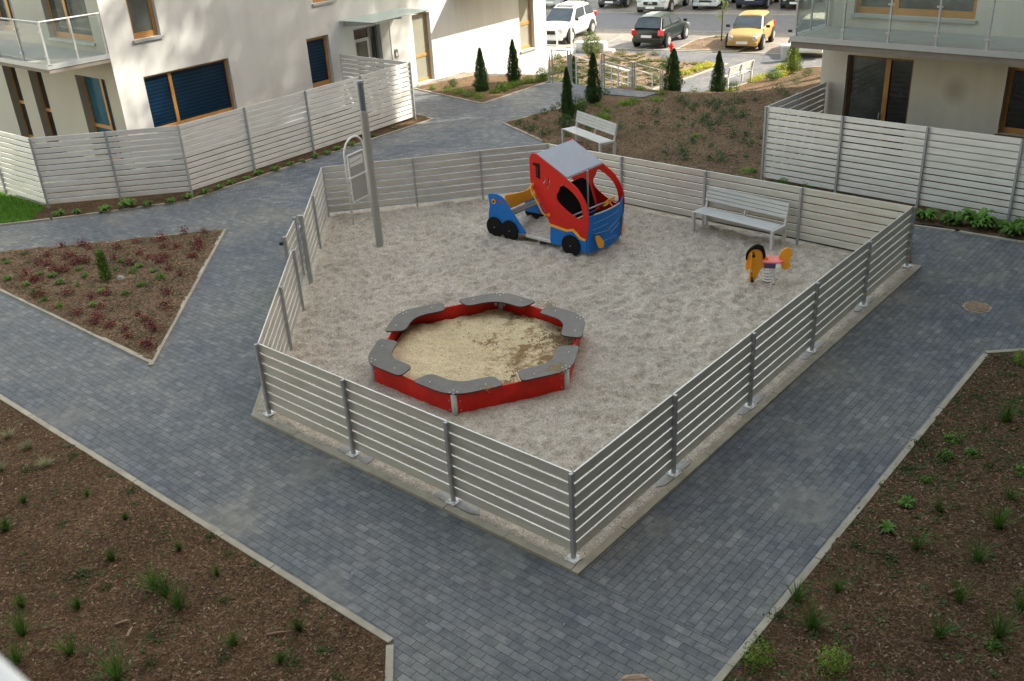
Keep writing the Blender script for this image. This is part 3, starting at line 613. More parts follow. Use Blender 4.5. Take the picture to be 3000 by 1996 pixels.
# left white building --------------------------------------------
HB = 12.5
LB = thing('apartment_building', 'white rendered building on the left with golden timber windows and a glass balcony', 'building', (-2.24, 36.64, 0), R(52))
XL, XR = -12.87, 7.32
ops = [(-12.03, -9.12, 0.88, 2.42), (-6.02, -5.06, 0.88, 2.45), (-12.05, -11.20, 3.40, 4.95), (-5.52, -4.60, 3.46, 4.95), (-3.92, -2.17, 0.02, 2.42), (-0.99, -0.04, 0.06, 2.46), (5.42, 6.44, 0.12, 2.62),
       (0.5, 2.2, 5.2, 6.9), (-12.05, -9.12, 6.4, 7.9), (-6.0, -4.6, 6.4, 7.9)]
mb = wall_mesh(XL, XR, LOW-0.2, HB, ops, 0.26)
D0 = 13.0
mb.add([(XR, 0, LOW-0.2), (XR, D0, LOW-0.2), (XR, D0, HB), (XR, 0, HB)], [(0, 1, 2, 3)]); mb.add([(XL, D0, LOW-0.2), (XR, D0, LOW-0.2), (XR, D0, HB), (XL, D0, HB)], [(0, 1, 2, 3)])
mb.build('wall', MT['wall'], LB)
mb = MB(); mb.box(XL-0.0, XR+0.06, -0.06, D0+0.06, HB, HB+0.25); mb.build('roof', MT['sill'], LB)
mb = MB(); mb.box(-1.0, XR+0.015, -0.02, 0.004, -0.42, -0.40); mb.build('plinth_strip', MT['sill'], LB)
window(LB, -12.03, -9.12, 0.88, 2.42, 0.13, MT['glass_blue'], MT['wood'], mull=(-11.12,), fw_=0.07, sill=0.02)
window(LB, -6.02, -5.06, 0.88, 2.45, 0.13, MT['glass_blue'], MT['wood'], fw_=0.10, sill=0.02)
wn = window(LB, -12.05, -11.20, 3.40, 4.95, 0.13, MT['glass'], MT['wood'], fw_=0.11, sill=0.05)
window(LB, -5.52, -4.60, 3.46, 4.95, 0.13, MT['glass'], MT['wood'], fw_=0.10, sill=0.05)
window(LB, -0.99, -0.04, 0.06, 2.46, 0.15, MT['glass_cream'], MT['wood'], trans=(0.98,), fw_=0.07, sill=0.05)
window(LB, 5.42, 6.44, 0.12, 2.62, 0.15, MT['glass_cream'], MT['wood'], trans=(1.15,), fw_=0.09, sill=0.05)
for q in ops[7:]: window(LB, *q, 0.13, MT['glass'], MT['wood'], fw_=0.08, sill=0.05)
# entrance: grey metal door, side light, letter sheet
dr = window(LB, -3.92, -2.62, 0.02, 2.42, 0.20, MT['glass_dark'], MT['steel_dark'], mull=(-3.02,), trans=((1, 1.16),), fw_=0.08, name='door')
mb = MB(); mb.box(-3.80, -3.08, 0.17, 0.195, 0.10, 2.05); mb.build('door_leaf', MT['sill'], dr)
mb = MB(); mb.box(-3.70, -3.18, 0.160, 0.169, 0.20, 1.95); mb.build('pane', MT['glass'], dr)
mb = MB(); mb.box(-3.40, -3.20, 0.150, 0.159, 0.98, 1.26); mb.build('notice', MT['plate'], dr)
mb = MB(); mb.box(-3.12, -3.09, 0.10, 0.17, 0.85, 1.25); mb.build('handle', MT['steel'], dr)
blocks(LB, -2.62, -2.171, 0.02, 2.42, 0.02, 0.24, MT['sill'], 'door_jamb')
mb = MB(); mb.box(-3.0, -2.70, 0.17, 0.185, 1.12, 1.24); mb.build('house_number_sign', MT['plate'], dr)
ic = MB(); ic.box(-2.05, -1.90, -0.03, 0.0, 1.18, 1.46); io = ic.build('intercom', MT['steel_dark'], LB)
mb = MB(); mb.box(-2.01, -1.94, -0.034, -0.0305, 1.22, 1.34); mb.build('keypad', MT['plate'], io)
# glass canopy on steel brackets
cp = MB(); cp.box(-4.52, -1.62, -1.52, -0.02, 2.785, 2.800); co = cp.build('canopy', MT['canopy'], LB)
for x in (-4.30, -3.05, -1.80):
    mb = MB(); mb.prism([(-1.42, 2.70), (-1.42, 2.765), (0.0, 2.765), (0.0, 2.58)], x-0.02, x+0.02, 0, Matrix(((0, 0, 1, 0), (1, 0, 0, 0), (0, 1, 0, 0), (0, 0, 0, 1)))); mb.build('bracket', MT['sill'], co)
    for y in (-1.3, -0.3): mb = MB(); mb.disc((x, y, 2.775), (0, 0, 1), 0.03, 0.02, 10); mb.build('clamp', MT['steel'], co)
# upper balcony above the right part of the facade (its underside and shade are seen)
UB = MB(); UB.box(1.3, XR, -1.15, -0.001, 2.86, 3.05); ub = UB.build('balcony', MT['wall_beige'], LB)
mb = MB(); mb.box(1.3, XR, -1.165, -1.1505, 2.84, 3.08); mb.build('fascia', MT['sill'], ub)
# the recessed flank with tall windows below the glass balcony
cor = (-10.164-LB.location.x, 26.498-LB.location.y); 
FL = MB()
lops = [(-6.99, -6.08, 0.02, 2.38), (-5.24, -4.36, 0.02, 2.36), (-2.27, -0.60, 0.02, 2.46), (-3.17, -0.66, 3.42, 5.0), (-6.5, -5.08, 3.42, 5.0), (-3.17, -0.66, 6.4, 7.9), (-6.5, -5.08, 6.4, 7.9), (-10.5, -9.0, 3.42, 5.0), (-10.5, -9.0, 0.9, 2.4)]
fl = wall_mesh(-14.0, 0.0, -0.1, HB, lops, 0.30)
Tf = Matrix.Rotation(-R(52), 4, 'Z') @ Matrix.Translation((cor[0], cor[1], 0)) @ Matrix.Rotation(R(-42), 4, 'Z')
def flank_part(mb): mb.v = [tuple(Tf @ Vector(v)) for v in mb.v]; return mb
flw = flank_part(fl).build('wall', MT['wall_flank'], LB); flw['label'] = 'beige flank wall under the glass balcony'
_old_build = MB.build
def on_flank(fn):
    def build(self, name, mats, parent=None, **k):
        flank_part(self); return _old_build(self, name, mats, parent, **k)
    MB.build = build
    try: return fn()
    finally: MB.build = _old_build
on_flank(lambda: [
    window(LB, -6.99, -6.08, 0.02, 2.38, 0.20, MT['glass_dark'], MT['wood'], trans=(1.18,), fw_=0.07),
    window(LB, -5.24, -4.36, 0.02, 2.36, 0.20, MT['glass_dark'], MT['wood'], trans=(1.12,), fw_=0.07),
    window(LB, -2.27, -0.60, 0.02, 2.46, 0.20, MT['glass_teal'], MT['wood'], mull=(-1.25,), trans=((0, 1.0),), fw_=0.075, pane_mats=[MT['glass_teal'], MT['glass_blue']]),
    window(LB, -3.17, -0.66, 3.42, 5.0, 0.16, MT['glass'], MT['wood'], mull=(-2.2,), fw_=0.10, sill=0.04),
    window(LB, -6.5, -5.08, 3.42, 5.0, 0.16, MT['glass'], MT['wood'], mull=(-5.8,), fw_=0.10, sill=0.04),
    window(LB, -3.17, -0.66, 6.4, 7.9, 0.16, MT['glass'], MT['wood'], mull=(-2.2,), fw_=0.10, sill=0.04),
    window(LB, -6.5, -5.08, 6.4, 7.9, 0.16, MT['glass'], MT['wood'], fw_=0.10, sill=0.04),
    window(LB, -10.5, -9.0, 3.42, 5.0, 0.16, MT['glass'], MT['wood'], fw_=0.10, sill=0.04),
    window(LB, -10.5, -9.0, 0.9, 2.4, 0.16, MT['glass'], MT['wood'], fw_=0.10, sill=0.04)])
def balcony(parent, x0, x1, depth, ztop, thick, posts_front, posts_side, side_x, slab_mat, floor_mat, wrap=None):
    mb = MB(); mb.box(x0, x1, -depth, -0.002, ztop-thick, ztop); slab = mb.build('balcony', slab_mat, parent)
    mb = MB(); mb.box(x0-0.02, x1+0.02, -depth-0.035, -depth-0.001, ztop-0.10, ztop+0.02)
    if side_x is not None: mb.box(side_x-(0.035 if side_x <= x0+0.01 else -0.001), side_x+(0.035 if side_x > x0+0.01 else -0.001), -depth-0.001, -0.005, ztop-0.10, ztop+0.02)
    mb.build('fascia', MT['sill'], slab)
    mb = MB(); mb.box(x0+0.03, x1-0.03, -depth+0.03, -0.01, ztop+0.001, ztop+0.012); mb.build('floor', floor_mat, slab)
    mb = MB(); pf = list(posts_front); H = 1.05; rail = [(pf[0], -depth+0.05, ztop+H), (pf[-1], -depth+0.05, ztop+H)]
    for x in pf: mb.box(x-0.02, x+0.02, -depth+0.03, -depth+0.07, ztop, ztop+H); mb.box(x-0.05, x+0.05, -depth, -depth+0.10, ztop+0.012, ztop+0.025)
    for y in posts_side: mb.box(side_x-0.02 if side_x > x0 else side_x+0.03, (side_x+0.02) if side_x > x0 else side_x+0.07, y-0.02, y+0.02, ztop, ztop+H)
    mb.tube(rail, 0.024, 8)
    sx_ = (side_x+0.05) if side_x <= x0+0.01 else side_x-0.0
    mb.tube([(sx_, -depth+0.05, ztop+H), (sx_, -0.01, ztop+H)], 0.024, 8)
    for x in pf:      # small clamps holding the glass
        for dz in (0.22, 0.82):
            mb.box(x-0.065, x+0.065, -depth+0.015, -depth+0.028, ztop+dz-0.02, ztop+dz+0.02)
    mb.build('railing', MT['steel'], slab)
    for a, b2 in zip(pf[:-1], pf[1:]):
        mb = MB(); mb.box(a+0.03, b2-0.03, -depth+0.046, -depth+0.054, ztop+0.08, ztop+H-0.07); mb.build('glass_panel', MT['clear'], slab)
    ys = sorted([-depth+0.05]+list(posts_side))
    for a, b2 in zip(ys[:-1], ys[1:]):
        mb = MB(); mb.box(sx_-0.004, sx_+0.004, a+0.03, b2-0.03, ztop+0.08, ztop+H-0.07); mb.build('glass_panel', MT['clear'], slab)
    return slab
MT['balcony_floor'] = plain('balcony_floor', (0.34, 0.33, 0.30), 0.8, 0, 0.08, 3)
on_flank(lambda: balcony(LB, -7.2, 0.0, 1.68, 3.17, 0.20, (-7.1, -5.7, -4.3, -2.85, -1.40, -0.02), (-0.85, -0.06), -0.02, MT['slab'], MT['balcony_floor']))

# right beige building ---------------------------------------------
RB = thing('apartment_building', 'beige rendered building on the right with brown timber doors under a long balcony', 'building', (8.20, 24.36, 0), R(-44))
ops = [(0.58, 2.20, 0.06, 2.48), (4.28, 5.9, 1.02, 2.50), (0.62, 3.42, 3.44, 5.0), (6.0, 8.2, 3.44, 5.0), (8.0, 10.0, 0.06, 2.5), (0.62, 3.42, 6.4, 8.0), (6.0, 8.2, 6.4, 8.0)]
HR = 20.6; DR = 13.0
mb = wall_mesh(-0.08, 22.0, LOW-0.2, HR, ops, 0.24)
mb.add([(-0.08, 0, LOW-0.2), (-0.08, DR, LOW-0.2), (-0.08, DR, HR), (-0.08, 0, HR)], [(0, 1, 2, 3)]); mb.add([(-0.08, DR, LOW-0.2), (22, DR, LOW-0.2), (22, DR, HR), (-0.08, DR, HR)], [(0, 1, 2, 3)]); mb.add([(22, 0, LOW-0.2), (22, DR, LOW-0.2), (22, DR, HR), (22, 0, HR)], [(0, 1, 2, 3)])
mb.build('wall', MT['wall_beige'], RB)
mb = MB(); mb.box(-0.15, 22.1, -0.1, DR+0.1, HR, HR+0.3); mb.build('roof', MT['sill'], RB)
d1 = window(RB, 0.58, 2.20, 0.06, 2.48, 0.14, MT['glass_dark'], MT['wood_dark'], mull=(1.56,), trans=((0, 0.62),), fw_=0.075, name='door', pane_mats=[MT['glass'], MT['glass_dark']])
mb = MB(); mb.box(1.50, 1.62, 0.118, 0.135, 0.10, 2.42); mb.build('door_stile', MT['wood'], d1)
mb = MB(); mb.box(1.46, 1.49, 0.06, 0.13, 1.0, 1.14); mb.build('handle', MT['steel'], d1)
window(RB, 4.28, 5.9, 1.02, 2.50, 0.16, MT['glass_dark'], MT['wood'], mull=(5.2,), fw_=0.09, sill=0.02, sill_mat=MT['wood_dark'])
window(RB, 0.62, 3.42, 3.44, 5.0, 0.12, MT['glass'], MT['wood'], mull=(1.56,), fw_=0.11, sill=0.06)
window(RB, 6.0, 8.2, 3.44, 5.0, 0.12, MT['glass'], MT['wood'], mull=(7.1,), fw_=0.10, sill=0.06)
window(RB, 8.0, 10.0, 0.06, 2.5, 0.14, MT['glass_dark'], MT['wood'], mull=(9.0,), fw_=0.09)
window(RB, 0.62, 3.42, 6.4, 8.0, 0.12, MT['glass'], MT['wood'], mull=(1.56,), fw_=0.11, sill=0.06)
window(RB, 6.0, 8.2, 6.4, 8.0, 0.12, MT['glass'], MT['wood'], mull=(7.1,), fw_=0.10, sill=0.06)
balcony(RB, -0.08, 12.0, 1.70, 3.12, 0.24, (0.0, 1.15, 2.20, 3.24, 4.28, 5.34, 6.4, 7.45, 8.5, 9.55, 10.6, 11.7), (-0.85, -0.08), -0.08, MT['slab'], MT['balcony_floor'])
# the block the photograph was taken from, closing the yard behind the camera
CB = thing('apartment_building', 'apartment block with darkened facade closing the yard behind the photographer, out of view', 'building', (0, -1.2, 0))
mb = MB(); mb.box(-36, 34, -12, 0, -0.4, 27); mb.build('wall', MT['wall_far'], CB)  # facade colour darkened to cut the light reaching the near fences
mb = MB(); mb.box(16.5, 34, 0.002, 14.0, -0.4, 24); mb.build('shade_wing', MT['wall_far'], CB)  # unseen wing added to block sun and sky from the right
mb = MB(); mb.box(-36, -15.5, 0.002, 14, -0.4, 14); mb.build('shade_wing', MT['wall_far'], CB)  # unseen low wing added to darken the near left paving and fence
mb = MB()
for zz in (1.0, 4.0, 7.2, 10.2, 13.2, 16.2):
    for xx in range(-30, 14, 4):
        mb = MB(); mb.box(xx, xx+1.6, 0.003, 0.02, zz, zz+1.5); mb.build('window', MT['glass_dark'], CB)
# unseen long block added beyond the car park to shade the driving lane
q0 = lot(-10, 26.0); FB = thing('apartment_building', 'long block added beyond the car park to shade its lane, out of view', 'building', (q0[0], q0[1], LOW), R(-29))
mb = MB(); mb.box(0, 75, 0, 12, -0.2, 26.5); mb.build('wall', MT['wall_beige'], FB)
# faint grey stain on the render between the two ground floor openings
m, n, l, b = new_mat('damp_stain'); v = coords(n, l, 0, (-3.22, 0, -1.88)); gr = n.new('ShaderNodeTexGradient'); gr.gradient_type = 'SPHERICAL'; mp = n.new('ShaderNodeMapping'); mp.inputs['Scale'].default_value = (2.6, 0.0, 2.6); l.new(v, mp.inputs[0]); l.new(mp.outputs[0], gr.inputs[0])
rs = ramp(n, [(0.0, (0, 0, 0)), (0.75, (1, 1, 1))]); l.new(gr.outputs[1], rs.inputs[0]); l.new(mixc(n, l, (0.56, 0.535, 0.475), (0.38, 0.35, 0.30), rs.outputs[0]), b.inputs['Base Color']); b.inputs['Roughness'].default_value = 0.9
mb = MB(); mb.add([(3.22+0.385*math.cos(k*PI/12), -0.004, 1.88+0.385*math.sin(k*PI/12)) for k in range(24)], [tuple(range(24))]); mb.build('wall_stain', m, RB)
# white ledge of the photographer's own balcony, just reaching into the lower left corner
mb = MB(); mb.prism([(-1.2, 1.263), (-1.2, 0.0), (0.0, 0.0), (0.0, 0.23), (-0.389, 0.565), (-0.432, 0.602)], 6.56, 6.60)
tag(mb.build('balcony_ledge', MT['white_metal'], bevel=0.008), 'blurred white ledge in the lower left corner of the picture', 'ledge')

# ================================================================ PLAYGROUND EQUIPMENT
# hexagonal sandbox -------------------------------------------------
SC = Vector((-0.52, 13.74)); A0 = R(-102.0)
t = thing('sandbox', 'red hexagonal sandbox with six grey corner seats, filled with yellow sand', 'sandbox', (SC.x, SC.y, 0.02))
RW = 1.75
hexv = [Vector((RW*math.cos(A0+k*PI/3), RW*math.sin(A0+k*PI/3))) for k in range(6)]
for k in range(6):
    a, b2 = hexv[k], hexv[(k+1) % 6]; d = (b2-a).normalized(); nn = Vector((-d.y, d.x)); L = (b2-a).length
    T = Matrix.Translation((a.x, a.y, 0)) @ Matrix(((d.x, nn.x, 0, 0), (d.y, nn.y, 0, 0), (0, 0, 1, 0), (0, 0, 0, 1)))
    mb = MB(); mb.box(0.05, L-0.05, -0.010, 0.012, -0.05, 0.335, 0, T); bo = mb.build('board', MT['red_box'], t, bevel=0.004)
    for x in (0.09, L-0.09):
        for z in (0.09, 0.24): mb = MB(); mb.box(x-0.008, x+0.008, -0.018, -0.0105, z-0.008, z+0.008, 0, T); mb.build('bolt', MT['steel'], bo)
for k in range(6):
    p = hexv[k]; mb = MB(); mb.tube([(p.x*0.995, p.y*0.995, -0.05), (p.x*0.995, p.y*0.995, 0.37)], 0.045, 14); po = mb.build('post', MT['bench_grey'], t, smooth=True)
    nrm = p.normalized(); tn = Vector((-nrm.y, nrm.x))
    for s_ in (-1, 1):
        q = p*0.955+tn*0.075*s_; mb = MB(); mb.box(q.x-0.02, q.x+0.02, q.y-0.02, q.y+0.02, 0.20, 0.26); mb.build('bracket', MT['steel'], po)
    # seat: a chevron with rounded ends following the corner
    d1 = (hexv[(k+1) % 6]-p).normalized(); d0 = (hexv[k-1]-p).normalized(); La = 0.75; wi = 0.24; wo = 0.10
    n1 = Vector((-d1.y, d1.x)); n0 = Vector((d0.y, -d0.x))     # both point into the box
    oc = p*((RW+wo/math.cos(PI/6))/RW); ic_ = p*((RW-wi/math.cos(PI/6))/RW)
    oc1 = p+d1*0.16-n1*wo; oc0 = p+d0*0.16-n0*wo
    outl = [oc1, p+d1*La-n1*wo, p+d1*(La-0.05)+n1*wi, ic_+d1*0.02, ic_+d0*0.02, p+d0*(La-0.05)+n0*wi, p+d0*La-n0*wo, oc0, oc]
    outl = [tuple(q) for q in outl]; c0 = outl
    rp_ = []
    pts = c0[:3]+[tuple(ic_)]+c0[5:7]+[tuple(p*((RW+wo*1.06)/RW))]
    pts = [tuple(p+d1*La-n1*wo), tuple(p+d1*(La-0.06)+n1*wi), tuple(ic_), tuple(p+d0*(La-0.06)+n0*wi), tuple(p+d0*La-n0*wo), tuple(p*((RW+wo/math.cos(PI/6))/RW))]
    n_ = len(pts); rr_ = [0.10, 0.12, 0.26, 0.12, 0.10, 0.34]; out = []
    for i in range(n_):
        P_ = Vector(pts[i]); aa = Vector(pts[i-1])-P_; bb = Vector(pts[(i+1) % n_])-P_; dd = min(rr_[i], aa.length*0.48, bb.length*0.48)
        q0 = P_+aa.normalized()*dd; q2 = P_+bb.normalized()*dd
        for j in range(7): tt = j/6; out.append(tuple((1-tt)**2*q0+2*tt*(1-tt)*P_+tt*tt*q2))
    se = plate('seat', [out], 0.022, MT['seatgrey'], t, Matrix.Translation((0, 0, 0.383)), 0.003, MT['edge_black'])
    mb = MB(); cc = p*0.995
    for q in [cc+Vector(ax) for ax in ((0.055, 0), (-0.055, 0), (0, 0.055), (0, -0.055))]+[p+d1*0.50+n1*0.03, p+d0*0.50+n0*0.03]:
        mb = MB(); mb.disc((q.x, q.y, 0.397), (0, 0, 1), 0.0095, 0.006, 8); mb.build('screw', MT['white_metal'], se)
hx = [tuple(v*0.975) for v in hexv]
def sz(x, y):
    r_ = math.hypot(x, y); f_ = footpr(x*1.3, y*1.3)
    return 0.15+0.03*(f_-0.45)+0.035*fbm(x, y, 1.6, 3, 9)+0.02*fbm(x, y, 8, 2, 4)-0.02*(r_ > 1.3)
so = sheet('sand_tmp', hx, 0.045, sz, MT['sand']); del so['kind']; so.name = 'sand'; so.parent = t
mb = MB()     # damp dark lumps thrown up on the right side and a handful of sand on the seats
def lumps(cx, cy, r_, n_, zb, s_=(0.006, 0.022), mats=0):
    for i in range(n_):
        a = random.uniform(0, 2*PI); d = abs(random.gauss(0, r_*0.5)); x, y = cx+d*math.cos(a), cy+d*math.sin(a); k = random.uniform(*s_)
        if not inside((x, y), hx) and zb is None: continue
        z = sz(x, y) if zb is None else zb
        T = Matrix.Translation((x, y, z)) @ Matrix.Rotation(random.uniform(0, 6), 4, 'Z')
        vs = [T @ Vector(p_) for p_ in ((-k, -k*.7, 0), (k, -k*.8, 0), (k*.8, k, 0), (-k*.9, k*.8, 0), (k*.1, 0, k*1.1))]; mb.add(vs, [(0, 1, 4), (1, 2, 4), (2, 3, 4), (3, 0, 4)], mats)
lumps(1.15, 0.35, 0.5, 260, None, (.004, .016)); lumps(0.5, -0.85, 0.35, 90, None, (.004, .014)); lumps(0.1, 0.25, 0.5, 60, None, (.004, .014)); lumps(0.2, 0.3, 1.5, 90, None, (.004, .014))
mb.build('damp_crumbs', SANDCHIP, so)['kind'] = 'stuff'
MT['sandchip2'] = plain('sand_grain', (0.36, 0.28, 0.17), 0.95)
mb = MB(); lumps(1.16, -1.16, 0.18, 420, 0.3945, (0.004, 0.012)); lumps(1.18, 1.10, 0.20, 320, 0.3945, (0.004, 0.012)); lumps(0.12, -1.62, 0.08, 160, 0.3945, (0.004, 0.01))
mb.build('spilled_sand', MT['sandchip2'], t)['kind'] = 'stuff'

# play truck ----------------------------------------------------------
t = thing('play_truck', 'red and blue wooden toy truck climbing frame with grey roof and orange rear bench', 'play structure', (-0.24, 19.45, 0.0), R(-42.3))
TX = Matrix(((1, 0, 0, 0), (0, 0, -1, 0), (0, 1, 0, 0), (0, 0, 0, 1)))      # XY outline -> XZ plane
WID = 1.20
red = [(1.26, 1.99), (1.16, 1.99), (1.10, 1.90), (1.09, 1.75), (1.09, 1.42), (1.13, 1.30), (1.31, 1.00), (1.47, 0.76), (1.57, 0.57), (1.80, 0.55), (2.00, 0.54), (2.15, 0.58), (2.24, 0.52), (2.32, 0.44), (2.43, 0.42), (2.475, 0.42), (2.52, 0.70), (2.535, 0.92), (2.49, 1.16), (2.40, 1.30), (2.28, 1.44), (1.98, 1.61), (1.62, 1.80)]
red = round_poly(red, 0.07, 3)
hole = smooth_pts([(1.90, 1.45), (2.15, 1.34), (2.32, 1.17), (2.39, 0.95), (2.36, 0.84), (2.26, 0.83), (2.03, 0.93), (1.81, 1.07), (1.755, 1.20), (1.82, 1.33)], 4)
slot = [[(1.46, 1.535), (1.48, 1.53), (1.475, 1.46), (1.42, 1.39), (1.40, 1.40), (1.45, 1.47)], [(1.565, 1.54), (1.59, 1.53), (1.595, 1.43), (1.53, 1.31), (1.505, 1.32), (1.565, 1.43)]]
blr = round_poly([(-0.10, 0.93), (0.02, 0.97), (0.20, 0.97), (0.30, 0.94), (0.42, 0.83), (0.52, 0.70), (0.70, 0.50), (0.84, 0.34), (0.93, 0.25), (0.72, 0.22), (0.66, 0.22), (-0.17, 0.20), (-0.13, 0.36), (-0.10, 0.55), (-0.06, 0.70)], 0.05, 3)
blf = round_poly([(1.57, 0.54), (1.54, 0.17), (1.88, 0.16), (2.26, 0.145), (2.46, 0.14), (2.47, 0.46), (2.33, 0.43), (2.24, 0.51), (2.15, 0.57), (2.0, 0.53), (1.80, 0.54)], 0.02, 2)
wave = [(1.56, 0.60), (1.80, 0.575), (1.99, 0.555), (2.15, 0.60), (2.25, 0.55), (2.33, 0.47), (2.42, 0.445), (2.46, 0.45), (2.46, 0.405), (2.41, 0.395), (2.31, 0.41), (2.22, 0.49), (2.14, 0.545), (1.99, 0.505), (1.80, 0.52), (1.57, 0.545)]
for side, y in (('near', 0.0), ('far', WID)):
    P = plate('red_side_panel', [red, hole]+(slot if side == 'near' else []), 0.022, MT['red'], t, Matrix.Translation((0, y, 0)) @ TX)
    if side == 'far': P['label'] = 'far red side panel whose curved edge is seen through the cab'
    yy = -0.019 if side == 'near' else WID+0.019
    plate('blue_rear_panel', [blr if side == 'near' else [(p[0], min(p[1], 0.66)) for p in blr]], 0.022, MT['blue'], t, Matrix.Translation((0, y, 0)) @ TX)
    plate('blue_front_panel', [blf], 0.020, MT['blue'], t, Matrix.Translation((0, y-0.001 if side == 'near' else y+0.001, 0)) @ TX)
    plate('yellow_trim', [wave], 0.012, MT['orange'], t, Matrix.Translation((0, y-0.020 if side == 'near' else y+0.020, 0)) @ TX, 0.002)
    for x in (0.06, 0.48, 2.09):
        mb = MB(); mb.disc((x, y-0.030 if side == 'near' else y+0.030, 0.235), (0, 1, 0), 0.225, 0.030, 28); wh = mb.build('wheel', MT['black'], t, bevel=0.006)
        mb = MB(); mb.disc((x, y-0.047 if side == 'near' else y+0.047, 0.235), (0, 1, 0), 0.012, 0.006, 8); mb.build('bolt', MT['steel'], wh)
# eye-shaped rear lamp and the roof sign on the near panel
mb = MB(); mb.disc((0.06, -0.016, 0.80), (0, 1, 0), 0.055, 0.008, 20); ey = mb.build('lamp_ring', MT['orange'], t)
mb = MB(); mb.disc((0.06, -0.023, 0.80), (0, 1, 0), 0.028, 0.006, 16); mb.build('lamp_centre', MT['black'], ey)
mb = MB(); mb.box(0.15, 0.26, -0.016, -0.012, 0.835, 0.85); mb.build('red_mark', MT['red'], t); mb = MB(); mb.box(0.23, 0.33, -0.016, -0.012, 0.81, 0.825); mb.build('red_mark', MT['red'], t)
plate('number_one_sign', [[(1.19, 1.80), (1.35, 1.80), (1.345, 1.49), (1.265, 1.52), (1.26, 1.74), (1.19, 1.76)]], 0.014, MT['black'], t, Matrix.Translation((0, -0.020, 0)) @ TX, 0.002)
mb = MB(); mb.box(1.295, 1.325, -0.031, -0.0275, 1.55, 1.73); mb.build('sign_slot', MT['rubber'], t)
# roof
mb = MB(); a = Vector((1.27, 1.965)); b2 = Vector((2.00, 1.60)); d = (b2-a).normalized(); nn = Vector((-d.y, d.x))
mb.prism([tuple(a), tuple(b2), tuple(b2+nn*0.02), tuple(a+nn*0.02)], -0.012, -WID+0.012, 0, TX); rf = mb.build('roof', MT['roofgrey'], t)
mb = MB(); mb.tube([(1.262, 0.013, 1.975), (1.262, WID-0.013, 1.975)], 0.014, 8); mb.tube([(2.005, 0.013, 1.592), (2.005, WID-0.013, 1.592)], 0.016, 8); mb.build('edge_bar', MT['steel'], rf)
for u in (0.2, 0.5, 0.8):
    for v_ in (0.30, 0.9): q = a.lerp(b2, u)+nn*0.022; mb = MB(); mb.disc((q.x, v_, q.y), (nn.x, 0, nn.y), 0.010, 0.006, 8); mb.build('screw', MT['white_metal'], rf)
# front board, bowed with the light bars
mb = MB(); NB = 10; fx = lambda v: 2.485+0.09*math.sin(PI*v)**0.9
def ftop(v): return 0.90 if v < 0.94 else 1.03
vs = []
for k in range(NB+1):
    v_ = k/NB; x = fx(v_); zt = 0.90+(0.10*max(0, (v_-0.88)/0.12)); zb = 0.15+0.10*abs(2*v_-1)**1.5*(v_ > 0.5)
    vs += [(x, v_*WID, zb), (x, v_*WID, zt), (x+0.022, v_*WID, zb), (x+0.022, v_*WID, zt)]
fs = []
for k in range(NB):
    o_ = 4*k; fs += [(o_, o_+4, o_+5, o_+1), (o_+2, o_+3, o_+7, o_+6), (o_+1, o_+5, o_+7, o_+3), (o_, o_+2, o_+6, o_+4)]
fs += [(0, 1, 3, 2), (4*NB, 4*NB+2, 4*NB+3, 4*NB+1)]
mb.add(vs, fs); fr = mb.build('front_board', MT['blue'], t)
mb = MB()
for zz, v0, v1, dz in ((0.76, 0.12, 0.80, 0.05), (0.62, 0.10, 0.45, 0.03), (0.56, 0.45, 0.80, 0.10), (0.50, 0.12, 0.50, -0.04), (0.46, 0.50, 0.80, 0.10), (0.30, 0.22, 0.70, -0.03)):
    mb.tube([(fx(v0+(v1-v0)*k/8)+0.024, (v0+(v1-v0)*k/8)*WID, zz+dz*(k/8-0.5)) for k in range(9)], 0.0045, 6)
mb.build('groove', plain('pale_groove', (0.25, 0.38, 0.62), 0.5), fr)
MB().tube([(fx(0.14+0.7*k/8)+0.012, (0.14+0.7*k/8)*WID, 0.905) for k in range(9)], 0.016, 8).build('grab_rail', MT['steel'], t)
TF = Matrix(((0, 0, 1, 0), (1, 0, 0, 0), (0, 1, 0, 0), (0, 0, 0, 1)))
plate('headlight', [round_poly([(0.10, 0.50), (0.19, 0.50), (0.30, 0.34), (0.28, 0.22), (0.17, 0.24), (0.12, 0.38)], 0.03, 2)], 0.012, MT['orange'], t, Matrix.Translation((0, 0, 0)) @ Matrix.Translation((fx(0.15)+0.040, 0, 0)) @ Matrix.Rotation(-0.40, 4, 'Z') @ TF, 0.002)
plate('headlight', [round_poly([(-0.10, 0.62), (-0.02, 0.64), (-0.03, 0.48), (-0.16, 0.26), (-0.24, 0.20), (-0.25, 0.32), (-0.14, 0.44)], 0.03, 2)], 0.012, MT['orange'], t, Matrix.Translation((fx(0.93)+0.030, WID*0.98, 0)) @ Matrix.Rotation(0.42, 4, 'Z') @ TF, 0.002)
